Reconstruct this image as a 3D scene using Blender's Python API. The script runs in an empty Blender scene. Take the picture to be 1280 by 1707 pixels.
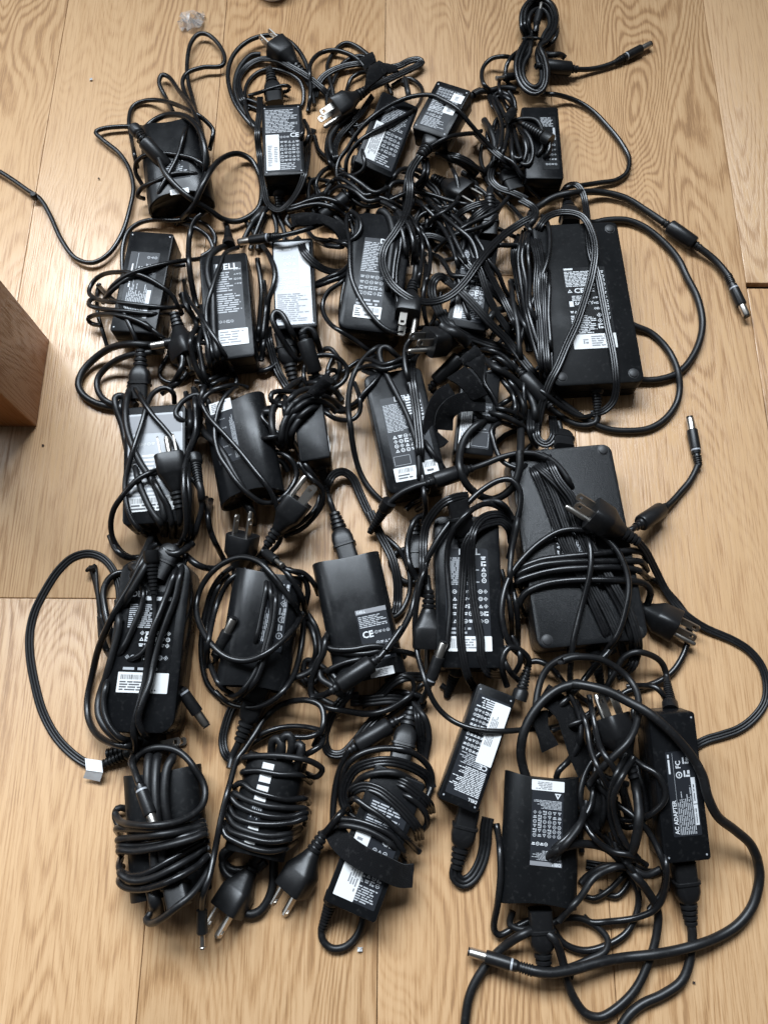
import bpy, math, random
import numpy as np
from mathutils import Matrix, Vector
random.seed(7); rng = np.random.default_rng(7)
scene = bpy.context.scene
COL = scene.collection
# ------------------------------------------------------------------ camera
F_PX, CX, CY = 1283.0, 640.0, 853.5          # focal length and centre in photo pixels (1280 x 1707)
TILT = math.radians(17.2); CAM_H = 0.700
cam_d = bpy.data.cameras.new('camera'); cam = bpy.data.objects.new('camera', cam_d); COL.objects.link(cam)
cam_d.sensor_fit = 'VERTICAL'; cam_d.sensor_height = 36.0; cam_d.lens = 36.0 * F_PX / 1707.0
cam_d.clip_start = 0.01; cam_d.clip_end = 50
cam.location = (0, 0, CAM_H); cam.rotation_euler = (TILT, 0, 0)
scene.camera = cam
# ------------------------------------------------------------------ light: a tall window beyond the top of the picture
world = bpy.data.worlds.new('World'); scene.world = world; world.use_nodes = True
world.node_tree.nodes['Background'].inputs[0].default_value = (0.93, 0.96, 1.0, 1)
world.node_tree.nodes['Background'].inputs[1].default_value = 0.06
def area(name, loc, target, sx, sy, power, col):
    l = bpy.data.lights.new(name, 'AREA'); l.shape = 'RECTANGLE'; l.size = sx; l.size_y = sy; l.energy = power; l.color = col
    o = bpy.data.objects.new(name, l); COL.objects.link(o); o.location = loc
    o.rotation_euler = (Vector(target) - Vector(loc)).to_track_quat('-Z', 'Y').to_euler()
    return o
area('window_light', (-0.50, 1.50, 2.10), (-0.50, 0.0, 2.22), 2.0, 1.4, 300, (0.82, 0.91, 1.0))
area('side_window_light', (-2.3, 0.9, 1.7), (0.0, 0.3, 0.2), 1.0, 1.2, 20, (0.84, 0.92, 1.0))
scene.view_settings.view_transform = 'Standard'; scene.view_settings.look = 'None'
scene.view_settings.exposure = 0.0; scene.view_settings.gamma = 1.0
# ------------------------------------------------------------------ photo pixel -> place in the room at a height
_ct, _st = math.cos(TILT), math.sin(TILT)
def cast(px, z):
    px = np.asarray(px, float); x = (px[..., 0] - CX) / F_PX; y = -(px[..., 1] - CY) / F_PX
    dy = _ct * y + _st; dz = _st * y - _ct
    t = (np.asarray(z, float) - CAM_H) / dz
    return np.stack([x * t, dy * t, np.broadcast_to(z, t.shape)], -1)
def at(x, y, zmm=0.0): return Vector(cast((x, y), zmm / 1000.0))
# ------------------------------------------------------------------ materials
def new_mat(name):
    m = bpy.data.materials.new(name); m.use_nodes = True; nt = m.node_tree
    return m, nt, nt.nodes['Principled BSDF']
def plastic(name, col, rough, bump=0.0, scale=900.0, spec=0.5, rvar=0.0, dust=0.0, sheen=0.0):
    m, nt, b = new_mat(name); N, L = nt.nodes.new, nt.links.new
    b.inputs['Base Color'].default_value = (*col, 1); b.inputs['Roughness'].default_value = rough
    b.inputs['Specular IOR Level'].default_value = spec
    if sheen: b.inputs['Sheen Weight'].default_value = sheen; b.inputs['Sheen Roughness'].default_value = 0.5
    tc = N('ShaderNodeTexCoord')
    if bump:
        n = N('ShaderNodeTexNoise'); n.inputs['Scale'].default_value = scale; n.inputs['Detail'].default_value = 2
        L(tc.outputs['Object'], n.inputs['Vector'])
        bp = N('ShaderNodeBump'); bp.inputs['Strength'].default_value = bump; bp.inputs['Distance'].default_value = 0.0006
        L(n.outputs['Fac'], bp.inputs['Height']); L(bp.outputs['Normal'], b.inputs['Normal'])
    if rvar:
        n2 = N('ShaderNodeTexNoise'); n2.inputs['Scale'].default_value = 45; n2.inputs['Detail'].default_value = 5
        L(tc.outputs['Object'], n2.inputs['Vector'])
        mr = N('ShaderNodeMapRange'); mr.inputs['From Min'].default_value = 0.3; mr.inputs['From Max'].default_value = 0.7
        mr.inputs['To Min'].default_value = rough - rvar; mr.inputs['To Max'].default_value = rough + rvar
        L(n2.outputs['Fac'], mr.inputs['Value']); L(mr.outputs['Result'], b.inputs['Roughness'])
    if dust:
        n3 = N('ShaderNodeTexNoise'); n3.inputs['Scale'].default_value = 260; n3.inputs['Detail'].default_value = 6
        L(tc.outputs['Object'], n3.inputs['Vector'])
        r3 = N('ShaderNodeMapRange'); r3.inputs['From Min'].default_value = 0.56; r3.inputs['From Max'].default_value = 0.78
        r3.inputs['To Max'].default_value = dust
        L(n3.outputs['Fac'], r3.inputs['Value'])
        mx = N('ShaderNodeMixRGB'); mx.inputs[1].default_value = (*col, 1); mx.inputs[2].default_value = (0.16, 0.155, 0.15, 1)
        L(r3.outputs['Result'], mx.inputs[0]); L(mx.outputs[0], b.inputs['Base Color'])
    return m
M = {
 'case':   plastic('black_satin_plastic', (0.0052, 0.0055, 0.0062), 0.31, 0.07, 1500, 0.13, 0.09, 0.07),
 'slim':   plastic('black_soft_plastic', (0.0068, 0.0071, 0.0078), 0.31, 0.05, 1800, 0.24, 0.08, 0.06),
 'matte':  plastic('black_matte_plastic', (0.0050, 0.0053, 0.0058), 0.44, 0.10, 1300, 0.13, 0.08, 0.08),
 'grain':  plastic('black_grained_plastic', (0.0060, 0.0064, 0.0072), 0.36, 0.45, 2100, 0.36, 0.05, 0.06),
 'cable':  plastic('black_glossy_cable', (0.0055, 0.0055, 0.006), 0.29, 0.04, 500, 0.42, 0.08, 0.05),
 'cablem': plastic('black_matte_cable', (0.0065, 0.0065, 0.007), 0.42, 0.05, 600, 0.34, 0.08, 0.08),
 'rubber': plastic('black_moulded_rubber', (0.0075, 0.0075, 0.008), 0.38, 0.10, 900, 0.32, 0.05, 0.05),
 'ring':   plastic('pale_grey_ring', (0.30, 0.31, 0.33), 0.4),
 'velcro': plastic('black_hook_and_loop', (0.005, 0.005, 0.0055), 0.95, 1.0, 1200, 0.05, 0, 0.10, 0.06),
 'foot':   plastic('black_rubber_foot', (0.015, 0.015, 0.016), 0.5),
 'label':  plastic('charcoal_label', (0.018, 0.0195, 0.023), 0.36, 0, 1, 0.15, 0.03),
 'silver': plastic('silver_label', (0.30, 0.31, 0.325), 0.34, 0, 1, 0.5, 0.03),
 'print':  plastic('pale_ink', (0.36, 0.37, 0.385), 0.5),
 'printw': plastic('white_ink', (0.58, 0.59, 0.60), 0.5),
 'ink':    plastic('dark_ink', (0.05, 0.05, 0.055), 0.5),
 'inkg':   plastic('grey_ink', (0.20, 0.20, 0.21), 0.5),
 'paper':  plastic('white_sticker', (0.62, 0.62, 0.61), 0.5, 0.05, 300),
 'tape':   plastic('white_tape', (0.56, 0.56, 0.56), 0.45, 0.3, 250),
 'ceramic':plastic('white_glaze', (0.75, 0.74, 0.72), 0.25),
}
mm_, nt_, b_ = new_mat('nickel_plated_metal'); M['metal'] = mm_
b_.inputs['Base Color'].default_value = (0.50, 0.47, 0.43, 1); b_.inputs['Metallic'].default_value = 1.0; b_.inputs['Roughness'].default_value = 0.34
mm_, nt_, b_ = new_mat('clear_film'); M['film'] = mm_
b_.inputs['Base Color'].default_value = (0.95, 0.95, 0.95, 1); b_.inputs['Roughness'].default_value = 0.12; b_.inputs['Transmission Weight'].default_value = 0.85; b_.inputs['IOR'].default_value = 1.25
def math_node(nt, op, a, b=None):
    n = nt.nodes.new('ShaderNodeMath'); n.operation = op
    for i, v in enumerate((a, b)):
        if v is None: continue
        if isinstance(v, (int, float)): n.inputs[i].default_value = v
        else: nt.links.new(v, n.inputs[i])
    return n.outputs[0]
def wood(name, c_light, c_mid, c_dark, rough=0.42, grain=1.0, axis='y'):
    m, nt, b = new_mat(name); N, L = nt.nodes.new, nt.links.new
    tc = N('ShaderNodeTexCoord'); oi = N('ShaderNodeObjectInfo'); src = tc.outputs['Object']
    if axis == 'z':
        sp = N('ShaderNodeSeparateXYZ'); cb = N('ShaderNodeCombineXYZ'); L(src, sp.inputs[0]); L(math_node(nt, 'ADD', sp.outputs[0], sp.outputs[1]), cb.inputs[0]); L(sp.outputs[2], cb.inputs[1]); src = cb.outputs[0]
    off = N('ShaderNodeCombineXYZ'); L(math_node(nt, 'MULTIPLY', oi.outputs['Random'], 37.0), off.inputs[0]); L(math_node(nt, 'MULTIPLY', oi.outputs['Random'], 91.0), off.inputs[1])
    add = N('ShaderNodeVectorMath'); add.operation = 'ADD'; L(src, add.inputs[0]); L(off.outputs[0], add.inputs[1])
    def noise(sx, sy, detail, dist=0.0, rough_=0.5):
        mp = N('ShaderNodeVectorMath'); mp.operation = 'MULTIPLY'; mp.inputs[1].default_value = (sx, sy, 1.0); L(add.outputs[0], mp.inputs[0])
        n = N('ShaderNodeTexNoise'); n.inputs['Scale'].default_value = 1.0; n.inputs['Detail'].default_value = detail
        n.inputs['Distortion'].default_value = dist; n.inputs['Roughness'].default_value = rough_
        L(mp.outputs[0], n.inputs['Vector']); return n.outputs['Fac']
    field = noise(6.5, 1.25, 2.0, 0.45)
    fine = noise(110, 36.0, 3.0)
    f2 = math_node(nt, 'ADD', math_node(nt, 'MULTIPLY', field, 400.0), math_node(nt, 'MULTIPLY', fine, 3.4))
    rings01 = math_node(nt, 'ADD', math_node(nt, 'MULTIPLY', math_node(nt, 'SINE', f2), 0.5), 0.5)
    rings01 = math_node(nt, 'POWER', rings01, 1.7)
    streak = noise(640, 20, 4.0, 0.0, 0.7)
    streak2 = noise(240, 6, 3.0, 0.0, 0.6)
    tone = noise(4, 0.9, 3.0)
    patch = noise(8, 1.6, 2.0); mp2 = N('ShaderNodeMapRange'); mp2.inputs['From Min'].default_value = 0.42; mp2.inputs['From Max'].default_value = 0.62; L(patch, mp2.inputs['Value'])
    # pores gather along the growth rings
    pore = math_node(nt, 'ADD', streak, math_node(nt, 'MULTIPLY', math_node(nt, 'MULTIPLY', rings01, math_node(nt, 'ADD', mp2.outputs[0], 0.35)), 0.13))
    mr = N('ShaderNodeMapRange'); mr.inputs['From Min'].default_value = 0.50; mr.inputs['From Max'].default_value = 0.68; L(pore, mr.inputs['Value'])
    ringamt = math_node(nt, 'MULTIPLY', rings01, math_node(nt, 'ADD', math_node(nt, 'MULTIPLY', mp2.outputs[0], 0.13), 0.05))
    k = math_node(nt, 'ADD', math_node(nt, 'MULTIPLY', mr.outputs[0], 0.42 * grain), ringamt)
    k = math_node(nt, 'ADD', k, math_node(nt, 'MULTIPLY', math_node(nt, 'SUBTRACT', streak2, 0.45), 0.50 * grain))
    k = math_node(nt, 'ADD', k, math_node(nt, 'MULTIPLY', math_node(nt, 'SUBTRACT', tone, 0.5), 0.30))
    k = math_node(nt, 'ADD', k, math_node(nt, 'MULTIPLY', math_node(nt, 'SUBTRACT', oi.outputs['Random'], 0.3), 0.24))
    cr = N('ShaderNodeValToRGB'); e = cr.color_ramp.elements
    e[0].position = 0.0; e[0].color = (*c_light, 1); e[1].position = 1.0; e[1].color = (*c_dark, 1)
    em = cr.color_ramp.elements.new(0.42); em.color = (*c_mid, 1)
    L(k, cr.inputs[0]); L(cr.outputs[0], b.inputs['Base Color'])
    rr = N('ShaderNodeMapRange'); rr.inputs['To Min'].default_value = rough - 0.06; rr.inputs['To Max'].default_value = rough + 0.12; L(mr.outputs[0], rr.inputs['Value']); L(rr.outputs[0], b.inputs['Roughness'])
    bp = N('ShaderNodeBump'); bp.inputs['Strength'].default_value = 0.35; bp.inputs['Distance'].default_value = 0.0004; bp.invert = True
    hh = math_node(nt, 'ADD', mr.outputs[0], math_node(nt, 'MULTIPLY', rings01, 0.25)); L(hh, bp.inputs['Height']); L(bp.outputs['Normal'], b.inputs['Normal'])
    return m
M['oak'] = wood('oak_laminate', (0.535, 0.340, 0.184), (0.408, 0.232, 0.109), (0.150, 0.070, 0.027), 0.37)
M['leg'] = wood('brown_varnished_wood', (0.31, 0.130, 0.042), (0.235, 0.092, 0.028), (0.11, 0.040, 0.012), 0.42, 0.5, 'z')
M['under'] = plastic('dark_underlay', (0.03, 0.02, 0.015), 0.9)
# ------------------------------------------------------------------ mesh helpers
def link(o, parent=None):
    COL.objects.link(o)
    if parent is not None: o.parent = parent
    return o
def mk(name, verts, faces, mat, parent=None, inv=None, smooth=True, sharp=40):
    v = np.asarray(verts, float)
    if inv is not None:
        A = np.array(inv); v = v @ A[:3, :3].T + A[:3, 3]
    me = bpy.data.meshes.new(name); me.from_pydata(v.tolist(), [], faces); me.update()
    me.materials.append(M[mat] if isinstance(mat, str) else mat)
    if smooth:
        me.polygons.foreach_set('use_smooth', [True] * len(me.polygons))
        if sharp: me.set_sharp_from_angle(angle=math.radians(sharp))
    return link(bpy.data.objects.new(name, me), parent)
def tag(o, label=None, cat=None, group=None, kind=None):
    if label: o['label'] = label
    if cat: o['category'] = cat
    if group: o['group'] = group
    if kind: o['kind'] = kind
    return o
class MB:
    def __init__(s): s.v = []; s.f = []
    def add(s, v, f):
        n = len(s.v); s.v += [tuple(p) for p in v]; s.f += [tuple(i + n for i in q) for q in f]
def rings_mesh(rings, cap0=True, cap1=True):
    n = len(rings[0]); v = [p for r in rings for p in r]; f = []
    for i in range(len(rings) - 1):
        for j in range(n):
            k = (j + 1) % n
            f.append((i * n + j, i * n + k, (i + 1) * n + k, (i + 1) * n + j))
    if cap0: f.append(tuple(range(n - 1, -1, -1)))
    if cap1: f.append(tuple(range((len(rings) - 1) * n, len(rings) * n)))
    return v, f
def rr_outline(w, l, rc, seg=5):
    pts = []; rc = min(rc, w / 2 - 1e-5, l / 2 - 1e-5)
    for (sx, sy, a0) in ((1, 1, 0), (-1, 1, 90), (-1, -1, 180), (1, -1, 270)):
        for i in range(seg + 1):
            a = math.radians(a0 + 90 * i / seg)
            pts.append((sx * (w / 2 - rc) + rc * math.cos(a), sy * (l / 2 - rc) + rc * math.sin(a)))
    return pts
def case_mesh(w, l, h, rc=0.003, be=0.0012, seam=0.5, draft=0.0):
    """rounded rectangular case: bevelled top and bottom edges and a parting groove"""
    lev = [(0, be), (be * 0.3, be * 0.3), (be, 0)]
    if seam:
        zs = h * seam; lev += [(zs - 0.0006, 0), (zs - 0.0004, 0.0005), (zs + 0.0004, 0.0005), (zs + 0.0006, 0)]
    lev += [(h - be, 0), (h - be * 0.3, be * 0.3), (h, be)]
    rings = []
    for z, ins in lev:
        d = ins + draft * abs(z - h * (seam or 0.5))
        rings.append([(x, y, z) for x, y in rr_outline(w - 2 * d, l - 2 * d, max(rc - d, 0.0006))])
    return rings_mesh(rings)
def slim_mesh(w, l, h, dish=0.004, flat=0.62):
    """flat bar with fully rounded long sides and dished ends"""
    prof = []; n = 14; r = h / 2
    for side in (1, -1):
        for i in range(n + 1):
            a = math.radians(-90 + 180 * i / n)
            ca, sa = math.cos(a), math.sin(a)
            prof.append((side * (w / 2 - r * 1.15) + side * r * 1.15 * ca, r + r * sa * side))
    # resample flats so that the dished ends curve
    full = []
    m = len(prof)
    for i in range(m):
        p, q = prof[i], prof[(i + 1) % m]
        full.append(p)
        if abs(p[0] - q[0]) > w * 0.3:
            for t in (0.2, 0.4, 0.6, 0.8): full.append((p[0] + (q[0] - p[0]) * t, p[1] + (q[1] - p[1]) * t))
    ends = lambda x: dish * (1 - (2 * x / w) ** 2)
    rings = []
    for sgn, inset, sc in ((-1, 0.0025, 0.90), (-1, 0.0, 0.93), (-1, 0.0, 0.985), (-1, 0.0008, 1.0), (1, 0.0008, 1.0), (1, 0.0, 0.985), (1, 0.0, 0.93), (1, 0.0025, 0.90)):
        rings.append([(x * sc, sgn * (l / 2 - inset - ends(x)), r + (z - r) * sc) for x, z in full])
    return rings_mesh(rings)
def supr(a, b, p, n=16):
    out = []
    for i in range(n):
        t = 2 * math.pi * (i + 0.5) / n; c, s = math.cos(t), math.sin(t)
        out.append((a * math.copysign(abs(c) ** (2 / p), c), b * math.copysign(abs(s) ** (2 / p), s)))
    return out
def loft(sections, n=16):
    """sections: (t, a, b, p[, dz]) along +y"""
    rings = []
    for s in sections:
        dz = s[4] if len(s) > 4 else 0.0
        rings.append([(x, s[0], z + dz) for x, z in supr(s[1], s[2], s[3], n)][::-1])
    return rings_mesh(rings)
def box_v(x0, x1, y0, y1, z0, z1):
    v = [(x0, y0, z0), (x1, y0, z0), (x1, y1, z0), (x0, y1, z0), (x0, y0, z1), (x1, y0, z1), (x1, y1, z1), (x0, y1, z1)]
    return v, [(3, 2, 1, 0), (4, 5, 6, 7), (0, 1, 5, 4), (1, 2, 6, 5), (2, 3, 7, 6), (3, 0, 4, 7)]
def xf(v, mat):
    A = np.array(mat); v = np.asarray(v, float); return v @ A[:3, :3].T + A[:3, 3]
# ------------------------------------------------------------------ floor of planks
PW = 0.19
pdir = np.array([31.0, 0, 0]);
d_cam = np.array([31.0, 4140.0, -F_PX]); d_w = np.array([d_cam[0], _ct * d_cam[1] - _st * d_cam[2], 0.0])
PYAW = math.atan2(-d_w[0], d_w[1])
c_, s_ = math.cos(PYAW), math.sin(PYAW)
def to_plank(p): return (c_ * p[0] + s_ * p[1], -s_ * p[0] + c_ * p[1])
x_seam = to_plank(at(636, 800))[0]
floor_me = MB(); floor_me.add(*box_v(-1.5, 1.5, -1.1, 2.2, -0.03, -0.0085))
floor = tag(mk('floor', floor_me.v, floor_me.f, 'under', smooth=False), kind='structure')
joints = {-2: [to_plank(at(60, 997))[1]], 0: [to_plank(at(860, 459))[1]], 2: [to_plank(at(1250, 476))[1]], -1: [to_plank(at(0, -150))[1]]}
for c in range(-7, 7):
    x0 = x_seam + c * PW
    j = joints.get(c, [1.15 - 0.05 * (c % 3)]); pl_ = 1.285 if c in joints else 1.75
    cuts = [j[0] - pl_ * 2, j[0] - pl_, j[0], j[0] + pl_, j[0] + 2 * pl_]
    for a, b in zip(cuts[:-1], cuts[1:]):
        a2, b2 = max(a, -1.05), min(b, 2.1)
        if b2 - a2 < 0.03: continue
        g = 0.0034 if c == 2 else 0.0003
        v, f = case_mesh(PW - 0.0005, b2 - a2 - 2 * g, 0.008, 0.0006, 0.0007, 0)
        o = mk('plank', v, f, 'oak', floor, sharp=30)
        px_, py_ = x0 + PW / 2, (a2 + b2) / 2
        o.location = (c_ * px_ - s_ * py_, s_ * px_ + c_ * py_, -0.008); o.rotation_euler = (0, 0, PYAW)
# ------------------------------------------------------------------ furniture leg at the left edge
k0, k1 = at(83, 566), at(62, 712)
ax = (k0 - k1).normalized(); side = Vector((-ax.y, ax.x, 0)); ln = (k0 - k1).length
v, f = case_mesh(0.085, ln, 0.34, 0.0015, 0.0012, 0)
leg = mk('furniture_leg', v, f, 'leg'); mid = (k0 + k1) / 2 + side * 0.0425
leg.location = mid; leg.rotation_euler = (0, 0, math.atan2(ax.y, ax.x) - math.pi / 2)
tag(leg, 'square brown varnished wooden furniture leg at the left edge of the floor', 'furniture leg')
# ------------------------------------------------------------------ how high things are stacked (1 mm grid over the floor)
GX0, GY0, GN, GM = -0.85, -0.55, 1700, 1800
HM = np.zeros((GN, GM), np.float32)
def gi(P): return np.clip(((P[..., 0] - GX0) * 1000).astype(int), 0, GN - 1), np.clip(((P[..., 1] - GY0) * 1000).astype(int), 0, GM - 1)
def hq(P, rad):
    out = HM[gi(P)]
    for dx, dy in ((1, 0), (-1, 0), (0, 1), (0, -1)):
        Q = P.copy(); Q[:, 0] += dx * rad; Q[:, 1] += dy * rad
        out = np.maximum(out, HM[gi(Q)])
    return out
def raster(P, rad):
    R = int(math.ceil(float(np.max(rad)) * 1000))
    ix, iy = gi(P)
    for dx in range(-R, R + 1):
        for dy in range(-R, R + 1):
            d2 = (dx * dx + dy * dy) * 1e-6
            k = d2 <= (rad * rad)
            if not k.any(): continue
            top = P[k, 2] + np.sqrt(np.maximum(rad[k] ** 2 - d2, 0)) * 0.85
            X = np.clip(ix[k] + dx, 0, GN - 1); Y = np.clip(iy[k] + dy, 0, GM - 1)
            np.maximum.at(HM, (X, Y), top.astype(np.float32))
FR = {'px': (0, 0, 1), 'z1': (0, 0, 3.2), 'z2': (340, 0, 3.2), 'z3': (680, 0, 3.2), 'z4': (100, 340, 3.7647), 'z5': (400, 320, 3.7647), 'z6': (680, 320, 3.7647), 'z7': (860, 300, 3.0476),
 'y1': (140, 620, 3.7647), 'y2': (420, 560, 3.7647), 'y3': (600, 700, 3.7118), 'y4': (820, 700, 3.3684), 'y5': (40, 900, 3.7647), 'y6': (310, 900, 3.2821), 'y7': (120, 1220, 4.2667), 'y8': (340, 1180, 3.2),
 'x1': (700, 1080, 4.0633), 'x2': (920, 1060, 3.5556), 'x3': (700, 1400, 2.2069), 'x7': (640, 800, 4.0), 'x5': (1000, 400, 3.414),
 'w1': (540, 70, 4.923), 'w2': (780, 0, 7.111), 'w4': (670, 230, 6.4), 'w5': (430, 540, 6.095), 'w6': (660, 540, 5.333), 'w7': (360, 30, 6.4), 'w8': (320, 300, 5.333)}
def conv(pts):
    fr = FR['px']; out = []
    for p in pts:
        if isinstance(p, str): fr = FR[p]; continue
        out.append((fr[0] + p[0] / fr[2], fr[1] + p[1] / fr[2], p[2] if len(p) > 2 else None))
    return out
def spline(P, step):
    P = np.asarray(P, float); n = len(P)
    if n == 2:
        m = max(2, int(np.linalg.norm(P[1] - P[0]) / step)); t = np.linspace(0, 1, m + 1)
        return P[0] + (P[1] - P[0]) * t[:, None], t
    E = np.vstack([2 * P[0] - P[1], P, 2 * P[-1] - P[-2]]); out = []; U = []
    for i in range(n - 1):
        p0, p1, p2, p3 = E[i:i + 4]
        t0 = 0; t1 = t0 + max(np.linalg.norm(p1 - p0), 1e-6) ** .5; t2 = t1 + max(np.linalg.norm(p2 - p1), 1e-6) ** .5; t3 = t2 + max(np.linalg.norm(p3 - p2), 1e-6) ** .5
        m = max(2, int(np.linalg.norm(p2 - p1) / step)); tt = np.linspace(t1, t2, m, endpoint=False)[:, None]
        A1 = (t1 - tt) / (t1 - t0) * p0 + (tt - t0) / (t1 - t0) * p1; A2 = (t2 - tt) / (t2 - t1) * p1 + (tt - t1) / (t2 - t1) * p2; A3 = (t3 - tt) / (t3 - t2) * p2 + (tt - t2) / (t3 - t2) * p3
        B1 = (t2 - tt) / (t2 - t0) * A1 + (tt - t0) / (t2 - t0) * A2; B2 = (t3 - tt) / (t3 - t1) * A2 + (tt - t1) / (t3 - t1) * A3
        out.append((t2 - tt) / (t2 - t1) * B1 + (tt - t1) / (t2 - t1) * B2); U.append(i + (tt[:, 0] - t1) / (t2 - t1))
    out.append(P[-1:]); U.append(np.array([n - 1.0]))
    return np.vstack(out), np.concatenate(U)
def gauss(a, k):
    if k < 1: return a
    x = np.arange(-3 * k, 3 * k + 1); g = np.exp(-0.5 * (x / k) ** 2); g /= g.sum()
    return np.convolve(np.pad(a, 3 * k, mode='edge'), g, 'valid')
CONN_LEN = {'iec': 0.050, 'iecs': 0.034, 'nema': 0.072, 'nemab': 0.0685, 'barrel': 0.050, 'barrels': 0.038, 'strain': 0.030, 'boot': 0.036, 'ferrite': 0.050, 'tip': 0.03}
CONN_R = {'iec': 0.009, 'iecs': 0.009, 'nema': 0.0115, 'nemab': 0.0115, 'barrel': 0.0052, 'barrels': 0.0048, 'strain': 0.0055, 'boot': 0.006, 'ferrite': 0.0078, 'tip': 0.0045}
def ribs(t0, t1, n, r0, r1, w=1.0):
    """alternating thick and thin collars"""
    out = []; d = (t1 - t0) / n
    for i in range(n):
        r = r0 + (r1 - r0) * i / max(n - 1, 1); a = t0 + i * d
        out += [(a, r * .80 * w, r * .80, 2), (a + d * .12, r * w, r, 2), (a + d * .62, r * w, r, 2), (a + d * .72, r * .80 * w, r * .80, 2)]
    return out
def blade(x, y0, y1, z, w=0.0063, t=0.0015):
    """flat contact blade with a hole near its tip"""
    h = w / 2; yc = y1 - 0.0045; q = 0.0016; mb = MB()
    outer = [(y0, -h), (y1 - 0.0015, -h), (y1, -h + 0.0015), (y1, h - 0.0015), (y1 - 0.0015, h), (y0, h)]
    inner = [(yc - q, -q), (yc + q, -q), (yc + q, -q), (yc + q, q), (yc + q, q), (yc - q, q)]
    vs = []
    for xx in (x - t / 2, x + t / 2):
        vs += [(xx, a, z + b) for a, b in outer] + [(xx, a, z + b) for a, b in inner]
    f = []
    for i in range(6):
        k = (i + 1) % 6
        f += [(i, k, 6 + k, 6 + i), (12 + k, 12 + i, 18 + i, 18 + k), (k, i, 12 + i, 12 + k), (6 + i, 6 + k, 18 + k, 18 + i)]
    return vs, f
def connector(kind, Mx, parent, inv, r):
    """local +y runs from the cable out to the end"""
    k = 1e-3
    def part(nm, v, f, mat, par, iv): return mk(nm, xf(v, Mx), f, mat, par, iv, sharp=35)
    if kind in ('iec', 'iecs'):
        L = CONN_LEN[kind]; a = 0.0 if kind == 'iec' else -0.016
        s = (ribs(0, .018, 4, .0046, .0062, 1.15) if kind == 'iec' else []) + [(a + .018, .0060, .0055, 2.5), (a + .021, .0088, .0070, 3), (a + .027, .0100, .0078, 4), (a + .033, .0098, .0076, 5), (a + .0335, .0108, .0084, 5), (a + .0355, .0108, .0084, 5), (a + .036, .0092, .0074, 5), (L, .0092, .0074, 5)]
        p = part('connector', *loft(s, 20), 'rubber', parent, inv)
    elif kind in ('nema', 'nemab'):
        Mx = Mx @ Matrix.Diagonal((1.1, 1.0, 1.1, 1.0))
        s = ribs(0, .017, 4, .0042, .0056) + [(.0172, .0056, .0056, 2), (.0200, .0064, .0062, 2.2), (.0255, .0086, .0080, 2.6), (.0315, .0112, .0104, 3.6), (.0335, .0117, .0110, 4.5), (.0500, .0119, .0112, 5.5), (.0508, .0115, .0108, 5.5)]
        p = part('plug', *loft(s, 24), 'rubber', parent, inv)
        for x in (-.00635, .00635): part('prong', *blade(x, .0505, .0685, .0030), 'metal', p, inv)
        if kind == 'nema':
            n = [(.0505, .0024, .0024, 2), (.0695, .0024, .0024, 2), (.0715, .0015, .0015, 2), (.0720, .0004, .0004, 2)]
            v, f = loft(n, 12); v = [(a, b, c - .0075) for a, b, c in v]; part('prong', v, f, 'metal', p, inv)
    elif kind in ('barrel', 'barrels'):
        o = 0.0 if kind == 'barrel' else -0.012
        s = (ribs(0, .0105, 5, r * 1.15, .0043) if kind == 'barrel' else []) + [(o + .0122, r * 1.05, r * 1.05, 2), (o + .0124, .0044, .0044, 2), (o + .0152, .0046, .0046, 2), (o + .0154, .0042, .0042, 2), (o + .0172, .0042, .0042, 2), (o + .0174, .0050, .0050, 2), (o + .036, .0052, .0052, 2), (o + .037, .0049, .0049, 2)]
        p = part('barrel_plug', *loft(s, 18), 'rubber', parent, inv)
        part('metal_tip', *loft([(o + .0365, .0037, .0037, 2), (o + .0492, .0037, .0037, 2), (o + .0498, .0034, .0034, 2), (o + .0498, .0027, .0027, 2), (o + .044, .0026, .0026, 2)], 18), 'metal', p, inv)
        part('tip_insulator', *loft([(o + .0440, .0026, .0026, 2), (o + .0503, .0029, .0029, 2), (o + .0505, .0034, .0034, 2), (o + .0512, .0033, .0033, 2), (o + .0512, .0022, .0022, 2)], 14), 'rubber', p, inv)
        part('ring', *loft([(o + .0153, .0040, .0040, 2), (o + .0155, .0045, .0045, 2), (o + .0171, .0045, .0045, 2), (o + .0173, .0040, .0040, 2)], 18), 'ring', p, inv)
    elif kind == 'tip':
        p = part('barrel_plug', *loft([(0, r, r, 2), (.001, .0042, .0042, 2), (.018, .0044, .0044, 2), (.019, .0036, .0036, 2)], 16), 'rubber', parent, inv)
        part('metal_tip', *loft([(.0185, .0022, .0022, 2), (.028, .0022, .0022, 2), (.0285, .0026, .0026, 2), (.0298, .0024, .0024, 2), (.030, .0010, .0010, 2)], 12), 'metal', p, inv)
    elif kind in ('strain', 'boot'):
        L = CONN_LEN[kind]
        s = ribs(0, L * .74, 8, max(r * 1.12, .0032), .0052) + [(L * .75, .0056, .0056, 2), (L * .80, .0066, .0066, 2), (L + .002, .0068, .0068, 2)]
        part('strain_relief', *loft(s, 16), 'rubber', parent, inv)
    elif kind == 'ferrite':
        s = ribs(0, .0075, 2, .0040, .0044) + [(.0080, .0048, .0048, 2), (.0085, .0070, .0070, 2), (.0100, .0078, .0078, 2), (.0395, .0078, .0078, 2), (.0410, .0070, .0070, 2), (.0415, .0048, .0048, 2)] + ribs(.0425, .050, 2, .0044, .0040)
        part('ferrite_bead', *loft(s, 20), 'rubber', parent, inv)
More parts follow.
